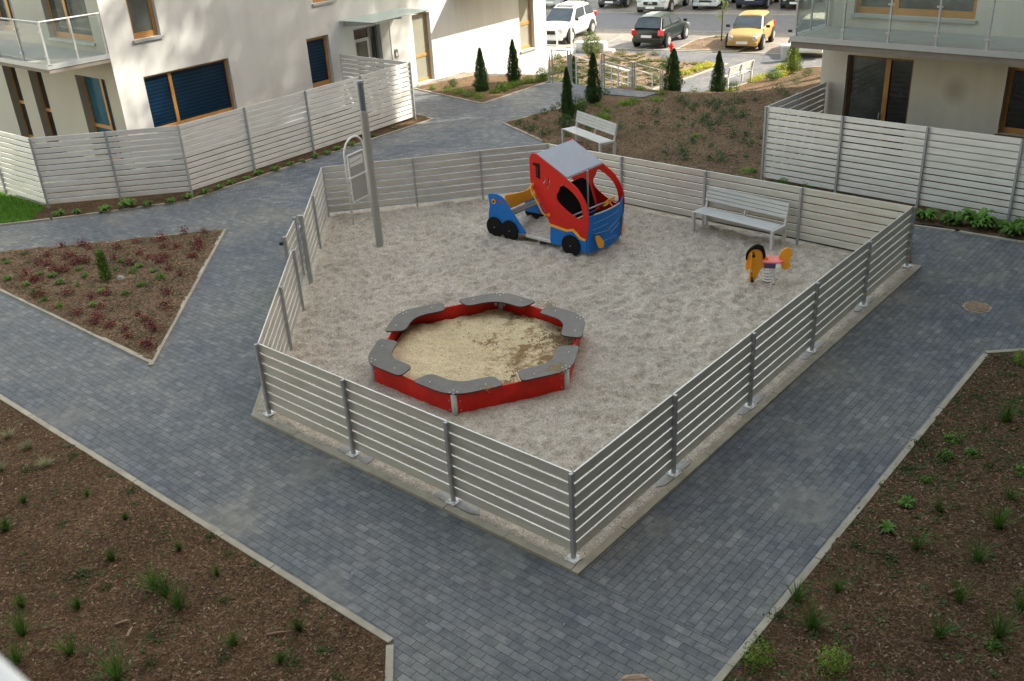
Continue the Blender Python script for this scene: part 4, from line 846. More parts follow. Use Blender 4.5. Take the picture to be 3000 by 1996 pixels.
# inside: bench, floor, poles, dash, steering wheel
plate('seat_back', [round_poly([(0.05, 0.0), (1.15, 0.0), (1.15, 0.55), (1.0, 0.72), (0.2, 0.72), (0.05, 0.55)], 0.08, 3)], 0.02, MT['black'], t, Matrix.Translation((1.86, 0, 0.62)) @ Matrix.Rotation(R(-18), 4, 'Y') @ TF)
mb = MB(); mb.box(1.88, 2.30, 0.02, WID-0.02, 0.58, 0.60); mb.build('cab_seat', MT['black'], t)
mb = MB(); mb.tube([(2.05, WID*0.52, 0.1), (2.05, WID*0.52, 1.60)], 0.018, 8); mb.tube([(2.02, 0.0, 0.80), (2.05, WID, 0.78)], 0.018, 8); mb.build('inner_pole', MT['steel'], t)
mb = MB(); mb.box(2.38, 2.50, 0.02, WID-0.02, 0.74, 0.76); mb.build('dashboard', MT['black'], t)
mb = MB(); c0 = Vector((2.40, WID*0.70, 0.96)); ax = Vector((-0.75, 0, 0.66)); e1 = Vector((0, 1, 0)); e2 = ax.cross(e1)
mb.tube([c0+e1*0.14*math.cos(2*PI*k/20)+e2*0.14*math.sin(2*PI*k/20) for k in range(20)], 0.014, 8, 0, True)
for k in range(3): mb.tube([c0, c0+e1*0.14*math.cos(2*PI*k/3+.5)+e2*0.14*math.sin(2*PI*k/3+.5)], 0.012, 6)
mb.tube([c0, c0-ax*0.2], 0.014, 6); mb.build('steering_wheel', MT['orange'], t, smooth=True)
MB().tube([(1.17, -0.02, 1.345), (1.16, -0.075, 1.33), (1.17, -0.085, 1.26), (1.44, -0.085, 0.82), (1.49, -0.075, 0.78), (1.54, -0.02, 0.78)], 0.018, 8).build('grab_handle', MT['orange'], t, smooth=True)
for x, z in ((1.165, 1.345), (1.545, 0.78)): mb = MB(); mb.disc((x, -0.02, z), (0, 1, 0), 0.035, 0.012, 12); mb.build('handle_flange', MT['orange'], t)
mb = MB(); mb.box(0.46, 1.56, 0.02, WID-0.02, 0.20, 0.215); mb.build('floor', MT['gravel'], t)
mb = MB(); mb.box(0.90, 1.56, -0.012, 0.018, 0.175, 0.225); mb.build('floor_rail', MT['bench_grey'], t); mb = MB(); mb.box(0.90, 1.56, WID-0.018, WID+0.012, 0.175, 0.225); mb.build('floor_rail', MT['bench_grey'], t)
for y in (0.03, WID-0.03): mb = MB(); mb.tube([(1.22, y, 0.0), (1.22, y, 0.19)], 0.022, 8); mb.build('leg', MT['bench_grey'], t)
ob = [(0.012, 0.66), (WID-0.012, 0.66), (WID-0.012, 1.06), (1.08, 1.05), (0.95, 0.98), (0.75, 0.90), (0.55, 0.90), (0.35, 0.93), (0.15, 0.96), (0.012, 0.97)]
holes = [[(x, 0.86), (x+0.035, 0.87), (x+0.04, 0.76), (x, 0.75)] for x in (0.84, 0.93, 1.02)]
plate('bench_back', [smooth_pts(ob, 1)]+holes, 0.02, MT['orange'], t, Matrix.Translation((0.36, 0, 0)) @ TF)
mb = MB(); mb.box(0.375, 0.60, 0.014, WID-0.014, 0.60, 0.62); mb.build('bench_seat', MT['seatgrey'], t)
mb = MB(); mb.box(0.06, 0.30, 0.014, WID-0.014, 0.62, 0.64); mb.build('rear_shelf', MT['seatgrey'], t)

# spring rider ---------------------------------------------------------
t = thing('spring_rider', 'orange elephant spring rider with black ears and pink seat on a steel spring', 'spring rider', (4.70, 15.98, 0.03), R(-12)); t.scale = (1.1, 1.1, 1.12)
mb = MB(); mb.tube([(0.085*math.cos(2*PI*k/14), 0.085*math.sin(2*PI*k/14), 0.01+0.30*k/84) for k in range(85)], 0.0125, 7); mb.build('spring', MT['white_metal'], t, smooth=True)
mb = MB(); mb.box(-0.09, 0.09, -0.07, 0.07, 0.31, 0.42); mb.build('spring_head', MT['purple'], t, bevel=0.01)
seat = smooth_pts([(-0.14, -0.10), (0.0, -0.14), (0.15, -0.12), (0.20, 0.0), (0.15, 0.12), (0.0, 0.14), (-0.14, 0.10)], 4)
plate('seat', [seat], 0.025, MT['pink'], t, Matrix.Translation((0.02, 0, 0.435)), 0.005)
XZ = Matrix(((1, 0, 0, 0), (0, 0, -1, 0), (0, 1, 0, 0), (0, 0, 0, 1)))
body = smooth_pts([(0.16, 0.42), (-0.06, 0.40), (-0.08, 0.32), (-0.14, 0.26), (-0.18, 0.16), (-0.23, 0.07), (-0.30, 0.05), (-0.32, 0.10), (-0.27, 0.20), (-0.29, 0.28), (-0.36, 0.25), (-0.385, 0.34), (-0.37, 0.46), (-0.34, 0.58), (-0.24, 0.64), (-0.12, 0.60), (-0.07, 0.50), (0.0, 0.45), (0.16, 0.45)], 3)
plate('head_board', [body], 0.026, MT['orange'], t, XZ, 0.005)
ear = smooth_pts([(-0.385, 0.44), (-0.38, 0.54), (-0.31, 0.64), (-0.21, 0.69), (-0.12, 0.65), (-0.075, 0.53), (-0.09, 0.47), (-0.115, 0.46), (-0.13, 0.55), (-0.18, 0.61), (-0.28, 0.615), (-0.345, 0.54), (-0.362, 0.44)], 3)
for y in (-0.025, 0.025): plate('ear', [ear], 0.018, MT['black'], t, Matrix.Translation((0, y, 0)) @ XZ, 0.004)
front = smooth_pts([(-0.05, 0.02), (-0.085, 0.20), (-0.12, 0.38), (-0.09, 0.54), (0, 0.60), (0.09, 0.54), (0.12, 0.38), (0.085, 0.20), (0.05, 0.02)], 3)
plate('trunk_board', [[(p[0], p[1]+0.03) for p in smooth_pts([(-0.035, 0.02), (-0.06, 0.2), (-0.09, 0.34), (-0.05, 0.5), (0.05, 0.5), (0.09, 0.34), (0.06, 0.2), (0.035, 0.02)], 3)]], 0.022, MT['orange'], t, Matrix.Translation((-0.30, 0, 0.03)) @ TF, 0.004)
tail = smooth_pts([(0.14, 0.46), (0.16, 0.56), (0.23, 0.64), (0.31, 0.63), (0.345, 0.54), (0.31, 0.44), (0.33, 0.34), (0.27, 0.27), (0.20, 0.29), (0.17, 0.38)], 3)
plate('tail_board', [tail], 0.026, MT['orange'], t, XZ, 0.005)
mb = MB(); mb.tube([(-0.27, -0.14, 0.55), (-0.27, 0.14, 0.55)], 0.016, 8); mb.tube([(-0.27, -0.14, 0.12), (-0.27, 0.14, 0.12)], 0.016, 8)
for y in (-0.14, 0.14):
    for z in (0.55, 0.12): mb.disc((-0.27, y, z), (0, 1, 0), 0.026, 0.03, 10)
mb.build('grip_bars', MT['rubber'], t)

# benches ---------------------------------------------------------------
def make_bench(name, label, loc, rz, L, group, sd_=0.50):
    """x along the bench, sitter faces -y, origin at the left front leg"""
    t = thing(name, label, 'bench', loc, rz, group)
    mb = MB()
    for x in (0.0, L-0.06):
        mb.box(x, x+0.06, 0.0, 0.06, 0.0, 0.44); mb.box(x, x+0.06, sd_-0.06, sd_, 0.0, 0.44); mb.box(x, x+0.06, 0.061, sd_-0.061, 0.38, 0.44)
        T = Matrix.Translation((x, sd_-0.05, 0.44)) @ Matrix.Rotation(R(-12), 4, 'X'); mb.box(0.005, 0.055, 0.0, 0.04, 0.0, 0.42, 0, T)
    T = Matrix.Translation((L/2, sd_-0.05, 0.40)) @ Matrix.Rotation(R(-12), 4, 'X'); mb.box(-0.02, 0.02, 0.0, 0.03, 0.0, 0.45, 0, T)
    mb.box(0.06, L-0.06, sd_/2-0.02, sd_/2+0.02, 0.385, 0.42); mb.build('frame', MT['bench_grey'], t, bevel=0.004)
    mb = MB(); n_ = 7; st = (sd_-0.10)/n_
    for k in range(n_): mb.box(0.062, L-0.062, 0.02+k*st, 0.02+k*st+st-0.009, 0.425, 0.445)
    mb.build('seat', MT['bench_grey'], t, bevel=0.003)
    mb = MB(); T = Matrix.Translation((0, sd_-0.05, 0.44)) @ Matrix.Rotation(R(-12), 4, 'X')
    for k in range(4): mb.box(0.0, L, -0.022, 0.0, 0.13+k*0.078, 0.13+k*0.078+0.066, 0, T)
    mb.build('backrest', MT['bench_grey'], t, bevel=0.003)
    return t
GB = 'grey metal benches with slatted seats'
make_bench('park_bench', 'grey slatted bench inside the playground beside the spring rider', (3.87, 18.93, 0.03), math.atan2(17.50-18.93, 5.17-3.87), 1.93, GB)
make_bench('park_bench', 'grey slatted bench standing in the mulch behind the playground fence', (1.72, 26.42, 0.03), math.atan2(24.5-26.3, 2.58-1.7), 1.98, GB)
make_bench('park_bench', 'sunlit white bench by the light footpath below the slope, seen from behind', (9.72, 38.55, LOW+0.02), R(45)+PI, 1.75, GB, 0.46)

# lamp post, information board --------------------------------------------
t = thing('lamp_post', 'grey round lamp post with a louvred head inside the playground', 'lamp post', (-2.66, 19.22, 0.0))
mb = MB(); mb.tube([(0, 0, 0), (0, 0, 2.86)], 0.082, 24); mb.tube([(0, 0, 2.858), (0, 0, 2.90)], [0.082, 0.066], 24); mb.build('pole', MT['pole'], t, smooth=False)
mb = MB(); mb.tube([(0, 0, 2.88), (0, 0, 3.44)], 0.048, 16); mb.build('lamp_tube', MT['rubber'], t)
mb = MB()
for k in range(15): z = 2.905+k*0.036; mb.tube([(0, 0, z), (0, 0, z+0.022)], [0.072, 0.060], 20)
mb.build('louvre', MT['steel_dark'], t)
mb = MB(); mb.tube([(0, 0, 3.445), (0, 0, 3.485)], 0.078, 24); mb.build('cap', MT['sill'], t)
t = thing('information_board', 'playground information board in an arched white tube frame behind the lamp post', 'notice board', (-3.38, 20.50, 0.0), R(60))
WB = 0.72; arch = [(0.02, 0, 0.0), (0.02, 0, 1.66)]+[(WB/2+0.02-(WB/2)*math.cos(PI*k/12), 0, 1.66+0.33*math.sin(PI*k/12)) for k in range(1, 12)]+[(WB+0.02, 0, 1.66), (WB+0.02, 0, 0.0)]
mb = MB(); mb.tube(arch, 0.022, 10); mb.build('tube_frame', MT['white_metal'], t, smooth=True)
mb = MB(); mb.box(0.11, 0.125, -0.015, 0.015, 0.58, 1.64); mb.box(WB-0.06, WB-0.045, -0.015, 0.015, 0.58, 1.64); mb.box(0.11, WB-0.045, -0.016, 0.016, 1.62, 1.645); mb.box(0.03, WB, -0.016, 0.016, 1.11, 1.15); mb.box(0.11, WB-0.045, -0.016, 0.016, 0.58, 0.60)
for z in (1.33, 0.80): mb.box(0.03, 0.11, -0.008, 0.008, z, z+0.02); mb.box(WB-0.045, WB+0.02, -0.008, 0.008, z, z+0.02)
mb.build('inner_frame', MT['white_metal'], t)
mb = MB(); mb.box(0.126, WB-0.061, -0.006, 0.006, 0.601, 1.109); mb.box(0.126, WB-0.061, -0.006, 0.006, 1.151, 1.619); bp = mb.build('board', MT['pole'], t)
mb = MB(); mb.box(0.16, WB-0.09, -0.010, -0.0062, 1.36, 1.56); nb_ = mb.build('notice', MT['plate'], bp)
mb = MB(); mb.tube([(0.20+0.36*k/40, -0.0115, 1.455+0.012*math.sin(k*1.9)+0.03*(k/40-0.4)) for k in range(41)], 0.0045, 5); mb.build('lettering', MT['pole'], nb_)
# manhole covers
for i, (x, y, r_, rz_) in enumerate(((7.85, 14.58, 0.19, R(48)), (0.98, 6.74, 0.17, R(0)))):
    t = thing('manhole_cover', ('rusty brown drain cover set in the pavers right of the long fence', 'rusty brown cover cut by the bottom edge of the picture')[i], 'manhole cover', (x, y, 0.006), rz_)
    mb = MB(); mb.prism([(1.25*r_*math.cos(k*PI/4+.39), 1.25*r_*math.sin(k*PI/4+.39)) for k in range(8)], -0.01, 0.004); mb.build('frame', plain('rust_frame', (0.34, 0.27, 0.19), 0.9, 0, 0.3, 14), t)
    mb = MB(); mb.disc((0, 0, 0.006), (0, 0, 1), r_, 0.012, 24)
    for k in range(-4, 5): mb.box(-r_*0.8, r_*0.8, k*r_*0.19-0.008, k*r_*0.19+0.008, 0.012, 0.017)
    mb.build('cover', plain('rust', (0.27, 0.185, 0.12), 0.9, 0, 0.3, 12, 0.3), t)
scatter_chips('sand_spill', [(7.25, 14.35), (7.6, 14.3), (8.1, 14.4), (7.9, 14.95), (7.5, 14.9)], lambda x, y: 0.006, 420, 0.006, 0.02, 'pale sand spilled on the pavers round the drain cover', 'sand', [mats_p[2], mats_p[0]])

# stair railings ------------------------------------------------------------
def rail_run(label, p0, d, n_, step, zf, offs_, mat, top, group, double=True):
    t = thing('stair_railing', label, 'railing', (p0.x, p0.y, 0), 0, group); prev = None
    for k in range(n_):
        q = d*step*k; z = zf(step*k); mb = MB()
        if double:
            pv = Vector((-d.y, d.x))*0.0; 
            for s_ in (-0.06, 0.06): mb.box(q.x+d.x*s_-0.022, q.x+d.x*s_+0.022, q.y+d.y*s_-0.03, q.y+d.y*s_+0.03, z-0.25, z+top)
            mb.box(q.x-0.09, q.x+0.09, q.y-0.05, q.y+0.05, z-0.01, z+0.012)
        else: mb.box(q.x-0.02, q.x+0.02, q.y-0.02, q.y+0.02, z-0.2, z+top)
        mb.build('post', mat, t)
    mb = MB(); pts = [Vector(((d*step*k).x, (d*step*k).y, zf(step*k)+top-0.02)) for k in range(n_)]; mb.tube(pts, 0.022, 8); mb.build('handrail', mat, t)
    mb = MB()
    for dz in (0.25, 0.5, 0.75):
        if dz < top-0.2: mb.tube([p-Vector((0, 0, dz)) for p in pts], 0.006, 5)
    mb.build('wires', mat, t)
    return t
zst = lambda s_: -0.34*min(s_, 3.36)
GS = 'metal railings along the steps'
rail_run('grey steel railing along the near side of the steps', ST0+snv*0.02, sdv, 3, 1.62, zst, 0, MT['steel'], 1.15, GS)
rail_run('grey steel railing along the far side of the steps', ST0+snv*1.53, sdv, 3, 1.62, zst, 0, MT['steel'], 1.0, GS)
rail_run('white handrail on thin white posts inside the near railing of the steps', ST0+snv*0.22+sdv*0.1, sdv, 4, 0.95, zst, 0, MT['white_metal'], 0.92, GS, False)
rail_run('white handrail on thin white posts inside the far railing of the steps', ST0+snv*1.35+sdv*0.1, sdv, 4, 0.95, zst, 0, MT['white_metal'], 0.92, GS, False)
lr = Vector((1.98, 35.0)); rail_run('grey steel railing between conifer bed and steps landing', lr, (Vector((2.62, 34.5))-lr).normalized(), 2, 0.78, lambda s_: 0.0, 0, MT['steel'], 1.15, GS)

# things on the lower level ---------------------------------------------------
t = thing('hydrant', 'small red fire hydrant with a white band beside the lower footpath', 'hydrant', (7.92, 44.26, LOW))
MB().tube([(0, 0, 0), (0, 0, 0.45)], 0.055, 12).build('stem', MT['red'], t)
mb = MB(); mb.tube([(0, 0, 0.13), (0, 0, 0.26)], 0.058, 12); mb.build('white_band', MT['plate'], t)
mb = MB(); mb.tube([(0, 0, 0.42), (0, 0, 0.56), (0, 0, 0.64), (0, 0, 0.67)], [0.08, 0.08, 0.055, 0.02], 12); mb.tube([(-0.12, 0, 0.50), (0.12, 0, 0.50)], 0.035, 10); mb.build('head', MT['red'], t)
t = thing('litter_bin', 'round litter bin with a white lid behind the golden conifer', 'litter bin', (12.45, 42.0, LOW))
mb = MB(); mb.tube([(0, 0, 0.05), (0, 0, 0.62)], [0.22, 0.25], 20); mb.build('body', MT['sill'], t)
mb = MB(); mb.tube([(0, 0, 0.62), (0, 0, 0.70)], 0.27, 20); mb.build('lid', MT['white_metal'], t)
t = thing('ramp_railing', 'white metal railing on the concrete ramp beside the white car', 'railing', (2.93, 47.4, LOW), R(-29))
mb = MB()
for x in (-1.6, -0.75, 0.10, 0.85): mb.box(x-0.025, x+0.025, -0.025, 0.025, 0.0, 1.35)
mb.tube([(-1.6, 0, 1.35), (0.85, 0, 1.35)], 0.03, 8); mb.tube([(-1.6, 0, 0.35), (0.85, 0, 0.35)], 0.015, 6); mb.build('rail', MT['white_metal'], t)
mb = MB(); mb.box(-2.2, 0.25, -0.05, 0.15, 0.5, 1.2); 
t = thing('ramp_wall', 'white concrete ramp slab beside the corner of the white building', 'ramp', (2.0, 45.4, LOW), R(52))
mb = MB(); mb.box(-2.5, 2.6, -0.4, 1.4, -0.05, 0.16); mb.build('slab', MT['white_metal'], t, bevel=0.01)
t = thing('utility_box', 'low grey box with white rim behind the round clipped tree', 'utility box', (4.55, 46.9, LOW), R(-29))
mb = MB(); mb.box(-0.75, 0.65, 0, 0.35, 0, 0.42); mb.build('body', MT['sill'], t, bevel=0.01)
mb = MB(); mb.box(-0.80, 0.70, -0.04, 0.39, 0.42, 0.47); mb.box(0.655, 0.72, -0.03, 0.37, 0, 0.42); mb.box(0.73, 1.15, -0.05, 0.30, 0, 0.14); mb.build('rim', MT['white_metal'], t)

# ================================================================ CARS
def make_car(label, loc, heading, L, W, H, col, style='hatch', group=None, rear_facing=False, bumper=None, glass_roof=False, grille=None, metallic=0.0, name='parked_car', cat='car', emblem=False):
    """+x is forward, origin on the ground under the middle of the car"""
    t = thing(name, label, cat, (loc[0], loc[1], LOW), heading, group)
    paint = plain('car_paint', col, 0.28, metallic, 0.03, 2, 0, 0.6); dark = MT['rubber']
    bmat = plain('bumper_paint', bumper, 0.5) if bumper else paint
    h = L/2; wh = W/2
    # stations: x, bottom, belt height, half width at belt
    if style == 'van':
        st = [(-h, .30, .95, .93), (-h+.12, .24, 1.02, .98), (-h*.5, .22, 1.02, 1), (0, .22, 1.00, 1), (h*.42, .22, .99, 1), (h*.62, .22, .97, .99), (h-.28, .22, .86, .95), (h-.06, .24, .74, .88), (h, .28, .60, .82)]
        gh = [(-h+.05, .86), (-h+.25, .93), (h*.30, .93), (h*.42, .90)]; wsx = (h*.36, h*.72)
    elif style == 'suv':
        st = [(-h, .34, .80, .86), (-h+.10, .28, .95, .95), (-h*.55, .26, 1.02, 1), (0, .25, .99, 1), (h*.40, .25, .97, .99), (h*.66, .25, .92, .97), (h-.22, .27, .84, .92), (h-.04, .30, .74, .80), (h, .34, .60, .74)]
        gh = None; wsx = (h*.10, h*.46)
    else:
        st = [(-h, .32, .74, .86), (-h+.08, .25, .88, .94), (-h*.55, .22, .94, 1), (0, .21, .91, 1), (h*.38, .21, .88, .99), (h*.62, .21, .84, .97), (h-.25, .22, .74, .93), (h-.05, .25, .64, .82), (h, .30, .54, .76)]
        wsx = (h*.12, h*.50)
    vs = []; fs = []; prof = lambda b, tz, k: [(-.86*k, b), (-.97*k, b+.08), (-1.0*k, (b+tz)/2), (-.975*k, tz-.06), (-.90*k, tz), (-.45*k, tz+.035), (0, tz+.045), (.45*k, tz+.035), (.90*k, tz), (.975*k, tz-.06), (1.0*k, (b+tz)/2), (.97*k, b+.08), (.86*k, b)]
    n_ = 13
    for x, b, tz, k in st:
        for y, z in prof(b, tz, k): vs.append((x - (0.07*(abs(y)**2) if x > h*.6 else -0.05*(abs(y)**2) if x < -h*.9 else 0), y*wh, z))
    m_ = len(st)
    for i in range(m_-1):
        for j in range(n_-1): fs.append((i*n_+j, i*n_+j+1, (i+1)*n_+j+1, (i+1)*n_+j))
        fs.append((i*n_, (i+1)*n_, (i+1)*n_+n_-1, i*n_+n_-1))
    fs.append(tuple(range(n_))); fs.append(tuple((m_-1)*n_+j for j in range(n_-1, -1, -1)))
    mb = MB(); mb.add(vs, fs); body = mb.build('body', paint, t, smooth=True)
    ss = body.modifiers.new('s', 'SUBSURF'); ss.levels = 1; ss.render_levels = 1
    # greenhouse: base ring on the belt, roof ring
    rr_ = -h+.06 if style != 'suv' else -h+.10; belt = lambda x: [b_ for b_ in [(st[i][2]+(st[i+1][2]-st[i][2])*(x-st[i][0])/(st[i+1][0]-st[i][0])) for i in range(m_-1) if st[i][0] <= x <= st[i+1][0]]][0]
    xb0, xb1 = rr_+.03, wsx[1]; xr0, xr1 = rr_+(.32 if style == 'van' else .46), wsx[0]; kb, kr = .90, (.80 if style == 'van' else .72)
    G = []
    def ring(x, z, k): return [(x, -k*wh, z), (x, -k*wh*.5, z+.0), (x, 0, z+.01), (x, k*wh*.5, z+.0), (x, k*wh, z)]
    base = []; roof = []
    for u in (0, .3, .55, .8, 1.0):
        xx = xb0+(xb1-xb0)*u; base.append((xx, belt(xx)-.02, kb*(.93 if u in (0, 1.0) else 1)))
        xr = xr0+(xr1-xr0)*u; roof.append((xr, H-.05 if u in (0, 1.0) else H, kr*(.94 if u in (0, 1.0) else 1)))
    vs = []; fs = []
    for (xx, z, k), (xr, zr_, k2) in zip(base, roof):
        vs += [(xx, -k*wh, z), (xr, -k2*wh, zr_-.06), (xr, -k2*wh*.82, zr_), (xr, 0, zr_+.025), (xr, k2*wh*.82, zr_), (xr, k2*wh, zr_-.06), (xx, k*wh, z)]
    for i in range(4):
        for j in range(6): fs.append((i*7+j, i*7+j+1, (i+1)*7+j+1, (i+1)*7+j))
    fs.append(tuple(range(7))); fs.append(tuple(28+j for j in range(6, -1, -1)))
    mb = MB(); mb.add(vs, fs); mb.build('cabin', paint, t, smooth=False, bevel=0.025)
    def quad(name, P, mat, parent=t, off=0.012, ins=0.0):
        P = [Vector(p) for p in P]; c = sum(P, Vector())/4; P = [p+(c-p)*ins for p in P]; nn = (P[1]-P[0]).cross(P[3]-P[0]).normalized()
        if nn.dot(c-Vector((0, 0, .7))) < 0: nn = -nn
        mb = MB(); vs = [p+nn*off for p in P]+[p-nn*0.01 for p in P]; mb.add(vs, [(0, 1, 2, 3), (4, 7, 6, 5), (0, 4, 5, 1), (1, 5, 6, 2), (2, 6, 7, 3), (3, 7, 4, 0)]); return mb.build(name, mat, parent)
    g = MT['carglass']
    quad('windscreen', [(wsx[1], -.80*wh, belt(wsx[1])+.03), (wsx[1], .80*wh, belt(wsx[1])+.03), (wsx[0], .66*wh*(kr/.72), H-.10), (wsx[0], -.66*wh*(kr/.72), H-.10)], g)
    quad('rear_window', [(xb0, -.76*wh, belt(xb0)+.06), (xb0, .76*wh, belt(xb0)+.06), (xr0, .62*wh*(kr/.72), H-.11), (xr0, -.62*wh*(kr/.72), H-.11)], g)
    for s_ in (-1, 1):
        for u0, u1 in ((.06, .42), (.46, .90)):
            P = []
            for u, top in ((u0, 0), (u1, 0), (u1, 1), (u0, 1)):
                xx = xb0+(xb1-xb0)*u; xr = xr0+(xr1-xr0)*u; zb, zt = belt(xx), H-.06; a = Vector((xx, s_*kb*wh, zb)); b2 = Vector((xr, s_*kr*wh, zt)); P.append(a.lerp(b2, .90 if top else .10))
            quad('side_window', P, g, off=.010)
        mb = MB(); mx = wsx[1]-.18; T = Matrix.Translation((mx, s_*(wh+.10), belt(mx)+.08)); mb.box(-.05, .05, -.09, .09, -.06, .06, 0, T); mb.build('mirror', dark if col[0] > .3 or True else paint, t, bevel=.02)
    wr = .30 if style == 'hatch' else .34
    for x in (-h+.72*L/3.8, h-.74*L/3.8):
        for s_ in (-1, 1):
            mb = MB(); mb.disc((x, s_*(wh-.03), wr+.02), (0, 1, 0), wr+.065, .10, 22); mb.build('wheel_arch', dark, t)
            mb = MB(); mb.disc((x, s_*(wh-.07), wr), (0, 1, 0), wr, .22, 22); wl = mb.build('wheel', dark, t, bevel=.02)
            mb = MB(); mb.disc((x, s_*(wh+.045), wr), (0, 1, 0), wr*.62, .012, 16)
            for k in range(5): T = Matrix.Translation((x, s_*(wh+.053), wr)) @ Matrix.Rotation(2*PI*k/5, 4, 'Y'); mb.box(-.025, .025, -.006, .006, 0, wr*.58, 0, T)
            mb.build('rim', MT['sill'], wl)
    fz = .58 if style == 'hatch' else .72
    if style == 'van': fz = .74
    fxx = h-.055
    for s_ in (-1, 1):
        if style == 'hatch' and not rear_facing:
            mb = MB(); mb.tube([(fxx-.16, s_*wh*.66, fz), (fxx+.02, s_*wh*.66, fz-.02)], .105, 16); mb.build('headlight', MT['lamp_clear'], t, bevel=.015)
        else:
            mb = MB(); T = Matrix.Translation((fxx-.08, s_*wh*.70, fz)) @ Matrix.Rotation(s_*-.35, 4, 'Z'); mb.box(-.12, .10, -.18, .18, -.08, .08, 0, T); mb.build('headlight', MT['lamp_clear'], t, bevel=.03)
        mb = MB(); T = Matrix.Translation((-h+.09, s_*wh*.80, .72 if style == 'hatch' else .92)) @ Matrix.Rotation(s_*.35, 4, 'Z'); mb.box(-.08, .12, -.12, .12, -.12, .13, 0, T); mb.build('tail_light', MT['lamp_red'], t, bevel=.03)
    mb = MB(); mb.box(h-.16, h+.03, -wh*.84, wh*.84, .24, .42); mb.build('front_bumper', bmat, t, bevel=.04)
    mb = MB(); mb.box(-h-.03, -h+.16, -wh*.88, wh*.88, .28, .50); mb.build('rear_bumper', bmat, t, bevel=.04)
    mb = MB(); mb.box(h-.02, h+.045, -.26, .26, .33, .44); mb.build('number_plate', MT['plate'], t)
    mb = MB(); mb.box(-h-.045, -h+.02, -.26, .26, .52 if rear_facing else .40, .63 if rear_facing else .51); mb.build('number_plate', MT['plate'], t)
    mb = MB()
    gz = (.44, .56) if style == 'hatch' else (.50, .70)
    if grille != 'none': mb.box(h-.06, h+.030, -wh*.42, wh*.42, gz[0]+.02, gz[1]); mb.build('grille', dark, t, bevel=.02)
    if emblem:
        for k in (0, 1):
            mb = MB(); mb.prism([(-.13, .575+k*.06), (0, .625+k*.06), (.13, .575+k*.06), (.13, .60+k*.06), (0, .65+k*.06), (-.13, .60+k*.06)], h+.031, h+.04, 0, TF); mb.build('chevron', MT['white_metal'], t)
    if glass_roof:
        mb = MB(); mb.box(xr0+.2, xr1-.05, -wh*.55, wh*.55, H+.018, H+.036); mb.build('roof_glass', g, t)
    return t
hd = R(-29)-PI/2          # noses towards the camera
def lotc(u, v): q = LO+dl*u+nl*v; return q
GC = 'cars parked in the yard behind the buildings'
q = Vector(((10.53+11.78)/2, (45.24+44.35)/2))+nl*1.72; make_car('small golden yellow hatchback with round headlights, nose to the footpath', q, hd+R(2), 3.43, 1.63, 1.42, (0.44, 0.28, 0.095), 'hatch', GC, bumper=(0.36, 0.22, 0.06), grille='none')
q = Vector((7.25, 46.82))+nl*1.92; make_car('dark green hatchback parked tail first beside the small tree, red tail lights', q, hd+PI-R(2), 3.83, 1.65, 1.43, (0.005, 0.012, 0.011), 'hatch', GC, rear_facing=True)
q = Vector((3.1, 50.2))+nl*1.35; make_car('white crossover with tinted glass roof behind the ramp railing', q, hd, 4.3, 1.78, 1.60, (0.70, 0.70, 0.69), 'suv', GC, glass_roof=True)
q = Vector((13.15, 43.15))+dl*0.6+nl*1.25; make_car('pale cream hatchback half hidden behind the right building', q, hd, 3.9, 1.7, 1.45, (0.62, 0.60, 0.50), 'hatch', GC)
row = [((3.6, 62.6), 'suv', (0.42, 0.44, 0.46), 'silver car at the left end of the far row, beyond the white crossover', 4.2, 1.74, 1.5, {}),
       ((7.10, 61.0), 'hatch', (0.035, 0.040, 0.048), 'dark grey car in the far row left of the silver grey van', 4.1, 1.74, 1.46, {}),
       ((9.05, 57.6), 'van', (0.50, 0.52, 0.53), 'silver van with dark bumper and two chevrons on the grille, in the far row', 4.5, 1.95, 1.95, dict(bumper=(0.05, 0.06, 0.065), emblem=True)),
       ((12.25, 57.9), 'hatch', (0.46, 0.50, 0.53), 'light silver hatchback in the far row behind the young tree', 4.0, 1.74, 1.47, {}),
       ((14.60, 57.05), 'hatch', (0.012, 0.016, 0.045), 'dark navy car parked tail first in the far row', 4.0, 1.72, 1.45, dict(rear_facing=True)),
       ((16.85, 56.0), 'hatch', (0.008, 0.016, 0.016), 'dark green car at the right end of the far row', 4.1, 1.72, 1.45, {})]
for (x, y), stl, col, lab, L_, W_, H_, kw in row:
    q = Vector((x, y))+nl*(L_/2); make_car(lab, q, hd+(PI if kw.get('rear_facing') else 0), L_, W_, H_, col, stl, GC, **kw)

